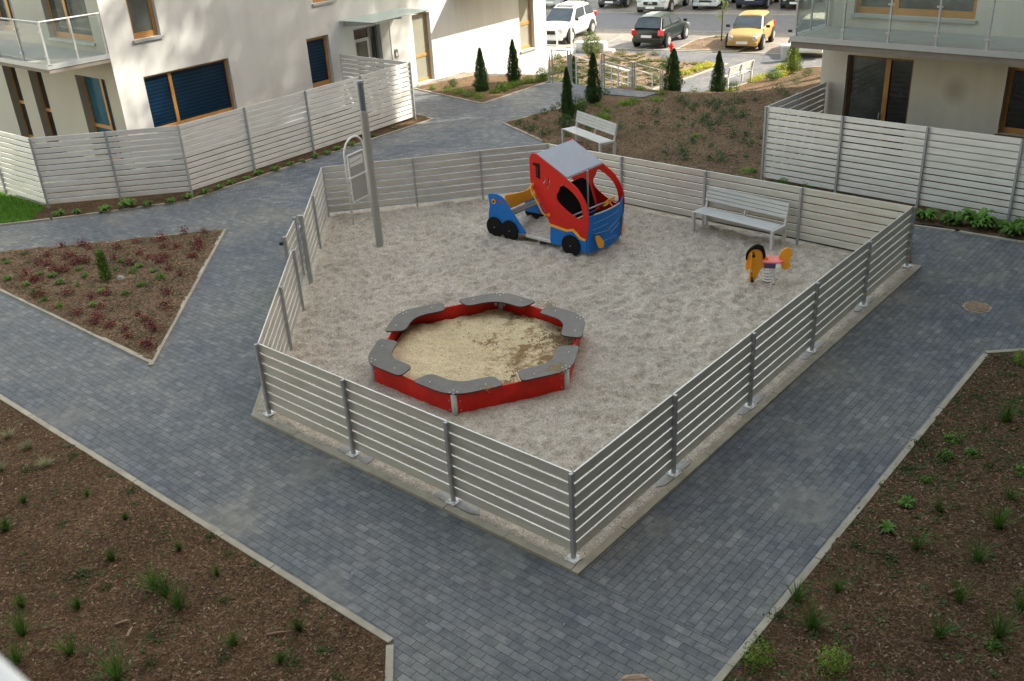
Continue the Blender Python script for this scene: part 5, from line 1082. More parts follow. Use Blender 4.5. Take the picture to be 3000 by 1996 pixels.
# ================================================================ PLANTS
def leafball(name, rx, rz, n_, ls, mat, parent=None, zc=0.0, hollow=0.55, asp=0.5, upr=0.3, seed=1, shape=None, lump=0.25):
    rnd = random.Random(seed); mb = MB()
    for i in range(n_):
        a = rnd.uniform(0, 2*PI); cz = rnd.uniform(-1, 1); rr = (hollow+(1-hollow)*rnd.random()**0.6)
        d = Vector((math.sqrt(max(0, 1-cz*cz))*math.cos(a), math.sqrt(max(0, 1-cz*cz))*math.sin(a), cz))
        k = 1+lump*noise.noise(d*2.3+Vector((seed, 0, 0)))*2
        p = Vector((d.x*rx*rr*k, d.y*rx*rr*k, zc+d.z*rz*rr*k))
        if shape: p = shape(p, rnd)
        if p.z < 0.004: p.z = rnd.uniform(0.004, rz*0.3)
        nrm = (d*(1-upr)+Vector((rnd.gauss(0, .4), rnd.gauss(0, .4), upr+rnd.gauss(0, .3)))).normalized()
        x = nrm.orthogonal().normalized(); x = (Matrix.Rotation(rnd.uniform(0, 2*PI), 3, nrm) @ x); y = nrm.cross(x); l = ls*rnd.uniform(.6, 1.3); w_ = l*asp
        mb.add([p-x*l*.5, p-y*w_*.5+nrm*l*.06, p+x*l*.5-nrm*l*.08, p+y*w_*.5+nrm*l*.06], [(0, 1, 2, 3)])
    return mb.build(name, mat, parent)
def blades(name, n_, h, spread, wd, mat, parent=None, seed=1, bend=0.5):
    rnd = random.Random(seed); mb = MB()
    for i in range(n_):
        a = rnd.uniform(0, 2*PI); ln = rnd.uniform(.55, 1.1)*h; o_ = Vector((math.cos(a), math.sin(a), 0)); s_ = Vector((-o_.y, o_.x, 0)); lean = rnd.uniform(.1, 1)*spread; b0 = o_*rnd.uniform(0, spread*.25); P = []
        for k in range(4):
            u = k/3; P.append(b0+o_*(lean*u+lean*bend*u*u)+Vector((0, 0, ln*(u-0.35*bend*u*u*lean/h))))
        w_ = wd*rnd.uniform(.7, 1.2); vs = []
        for k, p in enumerate(P[:-1]): vs += [p-s_*w_*(1-k*.22)/2, p+s_*w_*(1-k*.22)/2]
        vs.append(P[-1]); mb.add(vs, [(0, 1, 3, 2), (2, 3, 5, 4), (4, 5, 6)])
    return mb.build(name, mat, parent)
def rosette(name, n_, l, wd, mat, seed=1, rise=0.6, parent=None, rings=2):
    """broad arching leaves round a centre"""
    rnd = random.Random(seed); mb = MB()
    for i in range(n_):
        a = 2*PI*i/n_*rings+rnd.gauss(0, .2); ri = rise*rnd.uniform(.5, 1.4); ll = l*rnd.uniform(.7, 1.15); o_ = Vector((math.cos(a), math.sin(a), 0)); s_ = Vector((-o_.y, o_.x, 0)); P = []
        for u in (0.08, .4, .75, 1): P.append(o_*ll*u+Vector((0, 0, ll*ri*(u*1.4-u*u*1.05)+.01)))
        ws = [wd*.25, wd*.9, wd*.8, 0.004]; vs = []
        for p, w_ in zip(P, ws): vs += [p-s_*w_/2+Vector((0, 0, w_*.15)), p, p+s_*w_/2+Vector((0, 0, w_*.15))]
        fs = []
        for k in range(3): fs += [(3*k, 3*k+1, 3*k+4, 3*k+3), (3*k+1, 3*k+2, 3*k+5, 3*k+4)]
        mb.add(vs, fs)
    return mb.build(name, mat, parent)
def thuja(name, h, r_, seed, mat, n_=5200, tmat=None, top=0.02, twin=False):
    rnd = random.Random(seed); mb = MB()
    for i in range(n_):
        u = rnd.random()**1.25; z = h*(0.02+0.98*u); prof = (1-u)**0.72*(0.55+0.45*min(1, (u+.10)/.22)); a = rnd.uniform(0, 2*PI)
        k = 1+.55*noise.noise(Vector((math.cos(a)*1.8+seed, math.sin(a)*1.8, z*4.5)))+.25*noise.noise(Vector((math.cos(a)*5, math.sin(a)*5+seed, z*14)))
        rr = (r_*prof*k+.008)*rnd.uniform(.62, 1.06)
        if twin and u > .42: ox = .05*math.sin(a*1.0); 
        p = Vector((math.cos(a)*rr, math.sin(a)*rr, z)); o_ = Vector((math.cos(a), math.sin(a), 0)); dirn = (Vector((0, 0, 1))*1.2+o_*rnd.uniform(.1, .9)+Vector((rnd.gauss(0, .25), rnd.gauss(0, .25), 0))).normalized()
        s_ = dirn.cross(Vector((rnd.gauss(0, 1), rnd.gauss(0, 1), rnd.gauss(0, .3)))).normalized(); l = rnd.uniform(.022, .05); w_ = l*.5
        mb.add([p, p+dirn*l*.5-s_*w_/2, p+dirn*l, p+dirn*l*.5+s_*w_/2], [(0, 1, 2, 3)])
    for i in range(7):      # woody inner mass
        z0_ = h*(.03+.125*i); mb.tube([(0, 0, z0_), (0, 0, z0_+h*.13)], [r_*.50*(1-(.03+.125*i))**.8, r_*.62*(1-min(.97, .155+.125*i))**.8], 9)
    return mb
def place_tree(name, label, cat, loc, h, r_, seed, mat, group=None, n_=5200):
    t = thing(name, label, cat, loc, random.uniform(0, 6), group)
    mb = MB(); mb.tube([(0, 0, -0.05), (0.01, 0, h*.5), (0, 0, h*.9)], [.03, .02, .006], 8); mb.build('trunk', MT['bark'], t)
    thuja(name, h, r_, seed, mat, n_).build('crown', mat, t); return t
GT = 'slim dark conifers planted in the beds'
for i, (x, y, z, h, r_, lab) in enumerate([
    (-0.50, 34.05, 0.02, 1.46, .27, 'dark green conifer in the bed at the white wall, the nearer of two'),
    (0.66, 35.25, 0.02, 1.48, .25, 'dark green conifer in the bed at the white wall, the farther of two'),
    (2.12, 29.38, 0.02, 1.52, .21, 'slim dark conifer directly behind the left end of the mulch bench'),
    (3.11, 31.31, 0.02, 1.55, .28, 'dark conifer with a narrow tip between the mulch bench and the steps'),
    (5.93, 32.68, zs(5.93, 32.68), 1.40, .36, 'broad dark cone-shaped conifer at the foot of the steps railing'),
    (7.50, 32.9, zs(7.5, 32.9), 1.42, .27, 'dark conifer left of the white sunlit bench'),
    (3.01, 37.64, zl(3.01, 37.64), 1.38, .17, 'narrow sunlit conifer beyond the steps landing')]):
    place_tree('conifer', lab, 'conifer', (x, y, z), h, r_, 11+i, F['thuja'] if i < 6 else F['bush'], GT, 9000)
place_tree('conifer', 'bushy golden green conifer beside the litter bin at the light footpath', 'conifer', (11.94, 39.3, LOW+.1), 1.25, .42, 31, F['thuja_gold'], None, 5200)
t = thing('topiary_tree', 'clipped round green topiary tree on a thin trunk beyond the steps', 'tree', (4.28, 43.6, LOW))
mb = MB(); mb.tube([(0, 0, 0), (0.01, 0, .4), (0, 0, .9)], .03, 8); mb.build('trunk', MT['bark'], t)
leafball('crown', .42, .52, 3600, .06, F['thuja_gold'], t, 0.88, .6, .45, .3, 5)
# young street tree on the island
ti = lotc(1.75, 1.9)
t = thing('young_tree', 'young street tree with thin trunk and pale green leaves on the parking island', 'tree', (ti.x, ti.y, LOW+.1))
mb = MB(); mb.tube([(0, 0, 0), (.02, 0, 1.2), (-.01, .02, 2.4), (.03, 0, 4.2)], [.035, .03, .024, .01], 8)
rb = random.Random(3); ends = []
for k in range(26):
    z = 0.9+k*.13; a = rb.uniform(0, 6.28); L_ = rb.uniform(.12, .35)+.02*k*(k > 12); e = Vector((math.cos(a)*L_, math.sin(a)*L_, z+L_*.7)); mb.tube([(0, 0, z), tuple(e)], [.01, .004], 5); ends.append((Vector((0, 0, z)), e))
mb.build('trunk', MT['bark'], t); mb = MB()
for p0, e in ends:
    for j in range(26):
        p = p0.lerp(e, rb.uniform(.35, 1.15))+Vector((rb.gauss(0, .05), rb.gauss(0, .05), rb.gauss(0, .04))); x = Vector((rb.gauss(0, 1), rb.gauss(0, 1), rb.gauss(0, .5))).normalized(); y = x.orthogonal().normalized(); l = rb.uniform(.04, .08); mb.add([p-x*l/2, p-y*l*.3, p+x*l/2, p+y*l*.3], [(0, 1, 2, 3)])
mb.build('crown', F['lime'], t)

PL = {
    'red_plant': [(-9.94, 19.83, 0.82), (-9.71, 19.26, 0.97), (-9.93, 19.33, 1.12), (-9.82, 20.32, 1.16), (-9.39, 19.66, 1.15), (-9.12, 19.39, 0.96), (-9.16, 19.21, 1.11), (-8.94, 19.28, 1.0), (-9.14, 20.12, 0.93), (-8.48, 20.01, 1.17), (-8.32, 19.33, 0.9), (-8.19, 20.36, 0.84), (-7.85, 19.55, 0.83), (-7.58, 19.32, 0.94), (-7.66, 20.44, 1.09), (-7.26, 19.0, 1.13), (-7.42, 19.95, 0.9), (-7.21, 19.26, 0.91), (-7.14, 19.82, 0.96), (-7.21, 20.73, 0.87), (-6.71, 20.06, 1.07), (-6.63, 19.65, 1.18), (-6.66, 19.2, 1.1), (-6.56, 19.18, 0.96), (-6.92, 18.52, 0.88), (-6.58, 18.18, 0.82), (-6.78, 20.7, 0.9), (-6.59, 17.27, 1.01), (-6.41, 16.6, 1.05), (-6.87, 16.35, 0.8), (-7.59, 16.28, 1.06), (-7.53, 16.05, 0.97), (-7.21, 15.87, 0.98), (-6.65, 16.04, 0.8), (-6.47, 15.79, 1.19), (-6.89, 15.69, 0.94), (-6.72, 15.4, 0.81), (-6.31, 15.04, 0.89), (-6.23, 14.93, 1.1), (-7.81, 17.39, 0.9), (-9.96, 18.79, 1.14), (-9.9, 18.47, 0.8), (-9.63, 18.33, 1.06), (-9.54, 18.38, 1.14), (-9.18, 18.81, 1.18), (-8.03, 17.24, 1.0), (-8.67, 17.59, 1.1), (-7.88, 19.0, 1.11), (-8.04, 16.52, 1.19), (-9.37, 20.36, 1.05), (-6.33, 15.61, 0.87), (-9.19, 17.54, 0.98), (-9.35, 18.77, 1.14), (-7.69, 16.76, 0.86)],
    'green_perennial': [(-9.67, 18.71, 0.81), (-9.32, 18.55, 1.07), (-8.9, 18.87, 0.87), (-8.62, 18.44, 1.13), (-8.6, 18.0, 0.86), (-9.03, 18.17, 1.0), (-9.71, 18.17, 0.88), (-9.33, 17.72, 1.07), (-8.98, 17.32, 1.04), (-8.53, 16.92, 0.8), (-7.87, 16.88, 1.12), (-7.96, 17.57, 0.92), (-7.43, 17.37, 0.91), (-7.27, 17.79, 1.06), (-6.96, 18.07, 1.04), (-7.23, 18.5, 0.82), (-7.64, 18.85, 1.05), (-8.09, 18.74, 0.81), (-8.12, 19.18, 1.12), (-7.68, 18.57, 1.15), (-10.25, 18.6, 0.9), (-10.69, 19.53, 0.96), (5.69, 10.59, 1.15), (5.79, 10.27, 1.15), (4.99, 9.75, 1.15), (4.57, 9.3, 1.15), (4.17, 8.86, 1.15), (6.21, 9.78, 1.15), (4.51, 6.98, 1.15), (5.43, 10.21, 1.15)],
    'column_shrub': [(-8.1, 18.22)],
    'rocks': [(-7.83, 18.28), (-9.62, 19.06)],
    'dark_weed': [(-10.53, 20.0), (-10.86, 19.75), (-10.25, 19.5)],
    'pale_grass': [(-7.43, 12.19, 1), (-7.0, 11.87, 1), (-6.55, 11.37, 1), (-7.15, 11.33, 1)],
    'grass_tuft': [(-6.49, 10.51, 0.97), (-5.68, 10.57, 0.82), (-4.98, 9.98, 1.02), (-6.45, 9.91, 1.18), (-4.11, 9.29, 1.0), (-3.54, 8.8, 0.85), (-2.43, 7.82, 1.16), (-2.54, 7.38, 0.83), (-5.64, 8.47, 1.07), (-4.98, 8.38, 1.17), (-4.88, 9.19, 1.12), (-3.08, 7.65, 1.09)],
    'tall_grass': [(-4.79, 7.67, 1), (-4.17, 7.29, 1), (-3.83, 8.28, 1), (-4.05, 8.51, 1), (-4.21, 8.64, 1), (-5.31, 7.59, 1), (-5.43, 8.02, 1), (4.9, 9.16, 0.82), (4.37, 8.51, 1.02), (4.94, 8.25, 0.79), (5.81, 9.28, 0.84), (5.42, 8.78, 1.08), (4.47, 7.65, 1.1), (2.87, 7.39, 0.95), (4.06, 7.17, 0.78), (4.62, 7.12, 0.98), (5.04, 7.49, 0.93), (6.59, 11.0, 0.98), (2.82, 7.81, 0.99), (3.29, 7.91, 0.75)],
    'ground_weed': [(-6.24, 11.59, 0.87), (-5.51, 11.01, 0.8), (-5.12, 10.63, 0.93), (-5.77, 9.99, 0.78), (-6.77, 11.28, 1.05), (-4.77, 8.69, 1.11), (-4.0, 7.87, 1.15), (-3.36, 8.35, 0.93), (-3.9, 7.47, 1.09), (-3.15, 7.45, 0.75), (-3.49, 9.16, 0.72), (-3.13, 8.94, 0.99), (-3.8, 9.5, 0.88), (-2.42, 7.35, 1.1), (-2.15, 7.5, 0.88), (-1.94, 7.11, 0.94), (-2.44, 8.27, 0.8), (-5.15, 8.92, 1.17), (7.21, 12.21, 0.99), (6.5, 11.66, 1.03), (6.92, 11.49, 1.06), (7.08, 11.56, 1.27), (6.2, 10.85, 1.3), (6.23, 10.5, 1.03), (6.19, 11.58, 0.89), (5.3, 10.58, 1.12), (5.39, 10.19, 1.25), (5.87, 9.94, 1.01), (5.17, 9.73, 1.01), (6.89, 11.19, 1.07), (5.12, 9.2, 0.85), (3.73, 8.59, 1.11), (3.99, 8.37, 1.18), (2.31, 7.26, 0.89), (2.57, 7.58, 1.15), (3.57, 6.75, 1.01), (4.47, 8.44, 0.91), (4.88, 10.02, 1.13)],
    'lime_shrub': [(2.88, 6.81, 1), (7.57, 12.54, 1), (2.2, 6.95, 1)],
    'strip_shrub': [(8.67, 18.73, 1.0), (9.12, 18.43, 1.0), (9.47, 18.16, 1.1), (9.84, 17.97, 0.8), (9.92, 17.58, 0.9), (10.21, 17.72, 0.9)],
    'strip_small': [(6.59, 22.23, 0.8), (7.05, 21.28, 0.9), (7.58, 20.75, 0.7), (6.15, 22.76, 0.7), (6.82, 20.75, 0.9), (6.99, 20.49, 0.9), (6.51, 21.56, 0.8), (7.43, 19.92, 1), (7.52, 19.79, 0.9), (7.88, 19.49, 1), (8.13, 19.16, 1)],
    'hosta': [(-10.84, 22.76, 1.0), (-10.41, 22.79, 0.8), (-9.75, 22.88, 1.1), (-9.27, 23.07, 1.2), (-8.79, 23.09, 0.8), (-8.24, 23.21, 0.9), (-7.9, 23.51, 0.8), (-7.55, 23.83, 0.8), (-7.27, 24.2, 0.7), (-7.05, 24.53, 0.8), (-6.75, 24.92, 0.7), (-6.48, 25.25, 0.8), (-6.07, 25.57, 0.7), (-5.76, 25.99, 0.7), (-5.49, 26.29, 0.6), (-5.16, 26.65, 0.7), (-4.88, 26.96, 0.6), (-4.67, 27.38, 0.6), (-5.18, 26.66, 0.6), (-4.88, 26.96, 0.6), (-4.67, 27.37, 0.6), (-4.3, 27.76, 0.7), (-3.75, 28.62, 0.6), (-3.21, 29.45, 0.6)],
    'lime_ground_plant': [(-2.26, 34.85, 0.8), (-1.72, 34.21, 1), (-1.36, 33.87, 1), (-0.95, 33.41, 1), (-0.6, 32.97, 1), (-0.05, 33.61, 0.9), (0.21, 34.01, 1), (0.47, 34.3, 1), (0.68, 34.48, 1), (0.95, 34.77, 1), (1.22, 34.99, 1), (1.53, 35.1, 1), (1.75, 35.29, 1), (2.65, 30.79, 0.7)],
    'round_bush': [(-1.54, 35.14, 0.5), (1.68, 35.44, 0.75), (2.52, 30.01, 0.8), (1.97, 28.08, 0.65)],
    'small_green': [(0.6, 28.94, 1), (0.81, 28.36, 0.8), (0.99, 28.06, 0.9), (1.15, 29.44, 0.7), (1.45, 30.03, 1), (1.31, 27.56, 0.9), (1.98, 31.18, 0.9), (1.75, 30.53, 0.8), (2.17, 30.62, 0.9), (2.57, 27.67, 0.8), (1.95, 27.24, 0.9), (3.61, 32.34, 1.2)],
    'dark_shrublet': [(3.51, 27.63, 1.22), (4.13, 27.56, 0.95), (4.29, 24.67, 1.22), (4.82, 25.19, 1.04), (4.79, 24.7, 1.1), (4.7, 24.1, 1.21), (5.23, 25.69, 1.24), (5.66, 25.29, 0.87), (5.93, 26.78, 1.17), (6.01, 27.51, 1.11), (5.95, 27.96, 0.93), (6.26, 27.53, 1.23), (6.47, 28.0, 0.91), (6.43, 26.1, 1.25), (6.59, 25.52, 1.0), (6.65, 24.99, 1.15), (6.28, 24.02, 0.81), (5.32, 24.03, 0.99), (5.68, 24.43, 0.86), (5.56, 23.78, 1.24), (7.15, 27.14, 1.09), (7.15, 28.1, 1.0), (6.79, 26.17, 0.92), (5.49, 29.27, 0.8), (6.7, 29.43, 1.14), (6.12, 28.27, 0.89), (5.59, 27.53, 0.98), (5.18, 27.55, 0.88), (7.09, 25.7, 0.91), (4.63, 27.95, 1.09), (4.36, 29.38, 0.91), (5.45, 28.36, 1.2), (4.8, 29.08, 1.05), (6.97, 28.23, 1.06), (6.77, 28.75, 0.87), (5.75, 30.54, 1.37), (5.84, 30.02, 1.26), (6.13, 29.82, 0.96), (6.53, 30.32, 0.91), (6.56, 29.83, 1.18), (6.81, 30.24, 1.0), (6.84, 29.75, 1.24), (7.1, 29.8, 1.25), (7.35, 29.97, 1.34), (7.6, 29.78, 0.99), (7.53, 30.04, 1.36), (8.05, 30.14, 1.07), (9.12, 30.47, 0.99), (7.24, 28.39, 1.31), (6.17, 28.45, 1.33), (6.7, 28.53, 1.33), (6.55, 29.13, 0.92), (7.02, 28.89, 0.97), (5.92, 29.3, 1.26)],
    'lime_groundcover': [(3.41, 30.02, 0.83), (3.14, 29.23, 1.04), (3.24, 28.97, 1.02), (5.46, 26.33, 0.91), (5.99, 22.85, 0.95), (3.98, 30.77, 1.03), (4.19, 30.61, 1.05), (3.22, 30.77, 0.82), (5.1, 30.97, 1), (4.36, 31.05, 1), (4.83, 32.76, 1), (5.4, 31.92, 1)],
    'slope_shrub': [(9.12, 31.23, 0.55), (10.19, 33.04, 0.6), (11.74, 36.86, 0.6), (12.17, 37.82, 0.5)],
    'yellow_groundcover': [(7.66, 35.9, 1), (7.84, 36.0, 1), (7.99, 36.1, 1), (8.56, 35.87, 1), (8.68, 35.98, 1), (10.05, 38.28, 1), (10.26, 38.47, 1), (10.44, 38.67, 1), (10.66, 38.96, 1), (10.8, 39.09, 1), (11.07, 38.83, 1), (11.21, 38.7, 1), (11.38, 38.82, 1), (11.58, 39.02, 1), (11.72, 39.15, 1), (11.65, 40.27, 1), (11.86, 40.39, 1), (7.62, 40.26, 1), (7.79, 40.39, 1), (7.94, 40.43, 1), (8.2, 40.82, 1), (8.34, 40.96, 1), (8.53, 41.18, 1), (8.7, 41.32, 1), (8.88, 41.46, 1), (9.02, 41.6, 1), (9.2, 41.84, 1)],
    'low_meadow_plant': [(2.85, 45.55, 1.01), (2.97, 45.88, 0.96), (2.74, 43.45, 1.28), (2.88, 42.73, 1.03), (2.75, 42.28, 1.27), (2.99, 42.53, 0.83), (3.78, 42.94, 1.2), (3.75, 41.96, 0.89), (3.58, 41.07, 0.93), (4.78, 41.0, 0.9), (4.88, 42.08, 1.2), (4.8, 40.38, 1.08), (5.61, 41.05, 0.81), (5.51, 39.86, 0.91), (5.33, 38.76, 1.29), (4.77, 37.83, 1.24), (5.08, 37.6, 0.9), (5.56, 37.6, 1.26), (6.44, 41.9, 1.22), (6.31, 40.83, 0.85), (6.7, 45.34, 1.0), (7.33, 45.12, 0.97), (5.84, 45.64, 1.14), (5.37, 44.32, 0.81), (4.52, 45.16, 1.25), (4.64, 38.14, 1.09), (6.43, 39.0, 1.21), (6.44, 42.74, 0.95)],
    'far_bush': [(7.24, 41.86, 0.9), (5.6, 35.82, 0.85), (7.12, 34.95, 0.8), (10.87, 38.17, 0.85), (8.72, 35.7, 0.7)],
}
def zat(x, y):
    if inside((x, y), BED_T): return mz(x, y, .05, .03)
    if inside((x, y), LBED): return zl(x, y)
    if inside((x, y), SLOPE): return zs(x, y)+mz(x, y, .06, -.01)
    if y > 34 and x > 2.0: return LOW+.02
    return mz(x, y, .03, .01)
KINDS = {
 'red_plant': ('red leaved low plant in the triangular bed', 'low shrub', 'red leaved plants in the triangular bed', [lambda s, s_=s_: leafball('red_plant', .17, .12, 130, .05, F['red'], None, .09, .2, .45, .4, s_, None, .5) for s_ in (1, 2, 3, 51, 52)], None),
 'green_perennial': ('bright green leafy perennial growing low in the mulch', 'perennial', 'bright green perennials in the mulch', [lambda s, s_=s_: (rosette('green_perennial', 30, .13, .045, F['green'], s_, 1.0, None, 4) if s_ < 6 else leafball('green_perennial', .13, .10, 150, .045, F['green'], None, .05, .2, .5, .5, s_, None, .5)) for s_ in (4, 5, 6, 7, 8)], None),
 'pale_grass': ('pale straw coloured grass tuft at the left edge of the lower bed', 'grass tuft', 'pale grass tufts at the left picture edge', [lambda s: blades('pale_grass', 110, .17, .13, .008, F['pale'], None, 7)], None),
 'grass_tuft': ('small dark green grass tuft in the lower left bed', 'grass tuft', 'small green grass tufts in the lower left bed', [lambda s, s_=s_: blades('grass_tuft', 110, .17, .10, .008, F['grass'], None, s_) for s_ in (8, 9)], None),
 'tall_grass': ('tall upright green grass clump in the foreground mulch', 'grass clump', 'tall green grass clumps in the foreground beds', [lambda s, s_=s_: blades('tall_grass', 60, .38, .20, .014, F['grass'], None, s_, .8) for s_ in (10, 11, 12)], None),
 'ground_weed': ('flat sprawling green weed on the mulch', 'weed', 'flat green weeds on the foreground mulch', [lambda s, s_=s_: leafball('ground_weed', .16, .04, 130, .035, F['weed'], None, .02, .1, .5, .6, s_, None, .6) for s_ in (13, 14, 15, 43, 44)], None),
 'lime_shrub': ('small lime green shrub in the lower right bed', 'shrub', 'lime green shrubs in the lower right bed', [lambda s: leafball('lime_shrub', .17, .17, 420, .035, F['lime'], None, .13, .3, .5, .5, 16)], None),
 'strip_shrub': ('bushy bright green plant in front of the right terrace fence', 'shrub', 'bushy green plants in front of the right fence', [lambda s, s_=s_: rosette('strip_shrub', 60, .28, .08, F['green'], s_, 1.3, None, 5) for s_ in (17, 18)], None),
 'strip_small': ('small green plant at the foot of the right terrace fence, behind the playground', 'plant', 'small plants at the foot of the right fence', [lambda s, s_=s_: leafball('strip_small', .19, .13, 210, .05, F['green'], None, .1, .3, .5, .5, s_) for s_ in (19, 20)], None),
 'hosta': ('small leafy green plant in the narrow bed below the left terrace fence', 'plant', 'leafy plants in the narrow bed below the left fence', [lambda s, s_=s_: rosette('hosta', 24, .20, .075, F['green'], s_, 1.1, None, 3) for s_ in (21, 22, 23)], None),
 'lime_ground_plant': ('low light green plant edging the conifer bed', 'low shrub', 'light green plants edging the conifer bed', [lambda s, s_=s_: leafball('lime_ground_plant', .26, .17, 330, .06, F['lime'], None, .10, .3, .5, .5, s_) for s_ in (24, 25)], None),
 'round_bush': (None, 'bush', None, [lambda s: leafball('round_bush', .42, .42, 1300, .06, F['bush'], None, .38, .4, .5, .4, 26)], ['small round green bush at the left end of the conifer bed', 'dark green bush at the corner of the white wall', 'green bush tucked behind the slim conifer near the mulch bench', 'bright green bush at the left end of the mulch bench']),
 'small_green': ('small dull green plant near the pointed end of the slope bed', 'plant', 'small green plants at the pointed end of the slope bed', [lambda s, s_=s_: leafball('small_green', .17, .14, 170, .045, F['bush'], None, .09, .3, .5, .4, s_) for s_ in (27, 28)], None),
 'dark_shrublet': ('low dark green shrub on the brown mulch slope', 'low shrub', 'low dark green shrubs on the mulch slope', [lambda s, s_=s_: leafball('dark_shrublet', .20, .15, 120, .05, F['dark'], None, .11, .1, .5, .4, s_, None, .5) for s_ in (29, 30, 31, 32, 53)], None),
 'lime_groundcover': ('yellow green ground cover patch on the mulch slope', 'ground cover plant', 'yellow green patches on the mulch slope', [lambda s, s_=s_: leafball('lime_groundcover', .22, .10, 240, .045, F['lime'], None, .05, .2, .5, .5, s_) for s_ in (33, 34)], None),
 'slope_shrub': ('sparse green shrub on the sunlit mulch near the right building', 'shrub', 'sparse shrubs on the sunlit mulch', [lambda s, s_=s_: leafball('slope_shrub', .42, .36, 380, .07, F['bush'], None, .30, .2, .4, .4, s_) for s_ in (35,)], None),
 'yellow_groundcover': ('bright yellow low plant lining the light footpath', 'low shrub', 'bright yellow plants lining the light footpath', [lambda s, s_=s_: leafball('yellow_groundcover', .23, .16, 260, .055, F['yellow'], None, .1, .2, .5, .5, s_) for s_ in (36, 37)], None),
 'low_meadow_plant': ('olive green low plant on the sunlit bank beyond the steps', 'low plant', 'olive green plants on the sunlit bank', [lambda s, s_=s_: leafball('low_meadow_plant', .34, .20, 260, .07, F['olive'], None, .1, .2, .4, .5, s_) for s_ in (38, 39)], None),
 'far_bush': (None, 'bush', None, [lambda s: leafball('far_bush', .38, .36, 900, .06, F['bush'], None, .32, .4, .5, .4, 40)], ['bright green bush beside the red hydrant', 'dull green bush between the far railing posts', 'small round dark green bush between two conifers', 'green shrub in the yellow edging right of the white bench', 'green shrub at the near leg of the white bench']),
}
PL['ground_weed'] += [(q[0], q[1], 1.0) for q in PL.pop('dark_weed')]
NM = {'strip_shrub': 'leafy_shrub', 'strip_small': 'small_plant', 'hosta': 'leafy_plant', 'far_bush': 'bush', 'round_bush': 'bush', 'small_green': 'small_plant', 'slope_shrub': 'sparse_shrub', 'dark_shrublet': 'low_shrub', 'lime_ground_plant': 'light_green_plant', 'yellow_groundcover': 'yellow_plant', 'lime_groundcover': 'ground_cover_plant'}
for k, (lab, cat, grp, protos, labs) in KINDS.items():
    first = [p(0) for p in protos]; used = [False]*len(first)
    for i, e in enumerate(PL[k]):
        x, y, s_ = e[0], e[1], (e[2] if len(e) > 2 else 1.0); j = i % len(first)
        o = first[j] if not used[j] else first[j].copy()
        if used[j]: COL.objects.link(o)
        used[j] = True
        o.location = (x, y, zat(x, y)); o.rotation_euler = (0, 0, random.uniform(0, 2*PI)); k_ = s_*random.uniform(.75, 1.15)*(.82 if k in ('tall_grass', 'ground_weed', 'green_perennial', 'grass_tuft', 'red_plant', 'dark_shrublet') else 1); o.scale = (k_*random.uniform(.9, 1.1), k_*random.uniform(.9, 1.1), k_*random.uniform(.85, 1.15))
        o.name = NM.get(k, k); tag(o, labs[i] if labs else lab, cat, grp)
x, y = PL['column_shrub'][0]
t = thing('column_shrub', 'upright bright green columnar shrub standing in the red planted triangular bed', 'shrub', (x, y, .03))
mb = MB(); mb.tube([(0, 0, 0), (0, 0, .4)], .012, 6); mb.build('trunk', MT['bark'], t)
mb = MB(); rb = random.Random(9)
for i in range(900):
    a = rb.uniform(0, 6.28); z = rb.uniform(.02, .60); r_ = .11*(1-.35*(z/.6)**3)*rb.uniform(.5, 1.05); p = Vector((math.cos(a)*r_, math.sin(a)*r_, z)); x_ = Vector((math.cos(a)*.5, math.sin(a)*.5, .9)).normalized(); y_ = x_.cross(Vector((math.cos(a), math.sin(a), 0))).normalized(); l = .05
    mb.add([p, p+x_*l*.5-y_*.014, p+x_*l, p+x_*l*.5+y_*.014], [(0, 1, 2, 3)])
mb.build('crown', F['green'], t)
for i, (x, y) in enumerate(PL['rocks']):
    mb = MB(); s_ = (.12, .06)[i]; mb.add([(x+s_*math.cos(k*PI/3)*random.uniform(.7, 1), y+s_*.6*math.sin(k*PI/3), .03) for k in range(6)]+[(x+s_*.5*math.cos(k*PI/3), y+s_*.35*math.sin(k*PI/3), .08) for k in range(6)], [(k, (k+1) % 6, 6+(k+1) % 6, 6+k) for k in range(6)]+[tuple(range(6, 12))])
    tag(mb.build('stone', MT['footing'], bevel=.008), ('flat pale stone right of the columnar shrub', 'small pale stone among the red plants')[i], 'stone')
# lawn blades, weeds, sticks
mb = MB()
for i in range(16000):
    x, y = random.uniform(-14.0, -11.2), random.uniform(21.9, 26.0)
    if not inside((x, y), LAWN): continue
    a = random.uniform(0, 6.28); h_ = random.uniform(.04, .10); dx, dy = math.cos(a)*.008, math.sin(a)*.008; mb.add([(x-dx, y-dy, .01), (x+dx, y+dy, .01), (x+random.gauss(0, .03), y+random.gauss(0, .03), h_)], [(0, 1, 2)])
tag(mb.build('grass', F['lawn']), 'short bright green lawn at the left picture edge', 'grass', kind='stuff')
def weeds(poly_pts, n_, label, mat, edge=None, s=(.02, .05)):
    mb = MB(); xs = [p[0] for p in poly_pts]; ys = [p[1] for p in poly_pts]; k = 0
    while k < n_:
        x, y = random.uniform(min(xs), max(xs)), random.uniform(min(ys), max(ys))
        if not inside((x, y), poly_pts): continue
        f_ = fbm(x, y, 2.2, 3, 6)
        if f_ < .15+(0 if edge is None else edge(x, y)): k += .2; continue
        k += 1; z = zat(x, y)
        for j in range(4):
            a = random.uniform(0, 6.28); l = random.uniform(*s); o_ = Vector((math.cos(a), math.sin(a), .5))*l; p = Vector((x, y, z)); s_ = Vector((-math.sin(a), math.cos(a), 0))*l*.3
            mb.add([p, p+o_*.5-s_, p+o_, p+o_*.5+s_], [(0, 1, 2, 3)])
    tag(mb.build('ground_cover', mat), label, 'ground cover', kind='stuff')
ed = lambda x, y: .25*min(3, abs((y-12.99)*(-.66)+(x-7.23)*.75))-.35
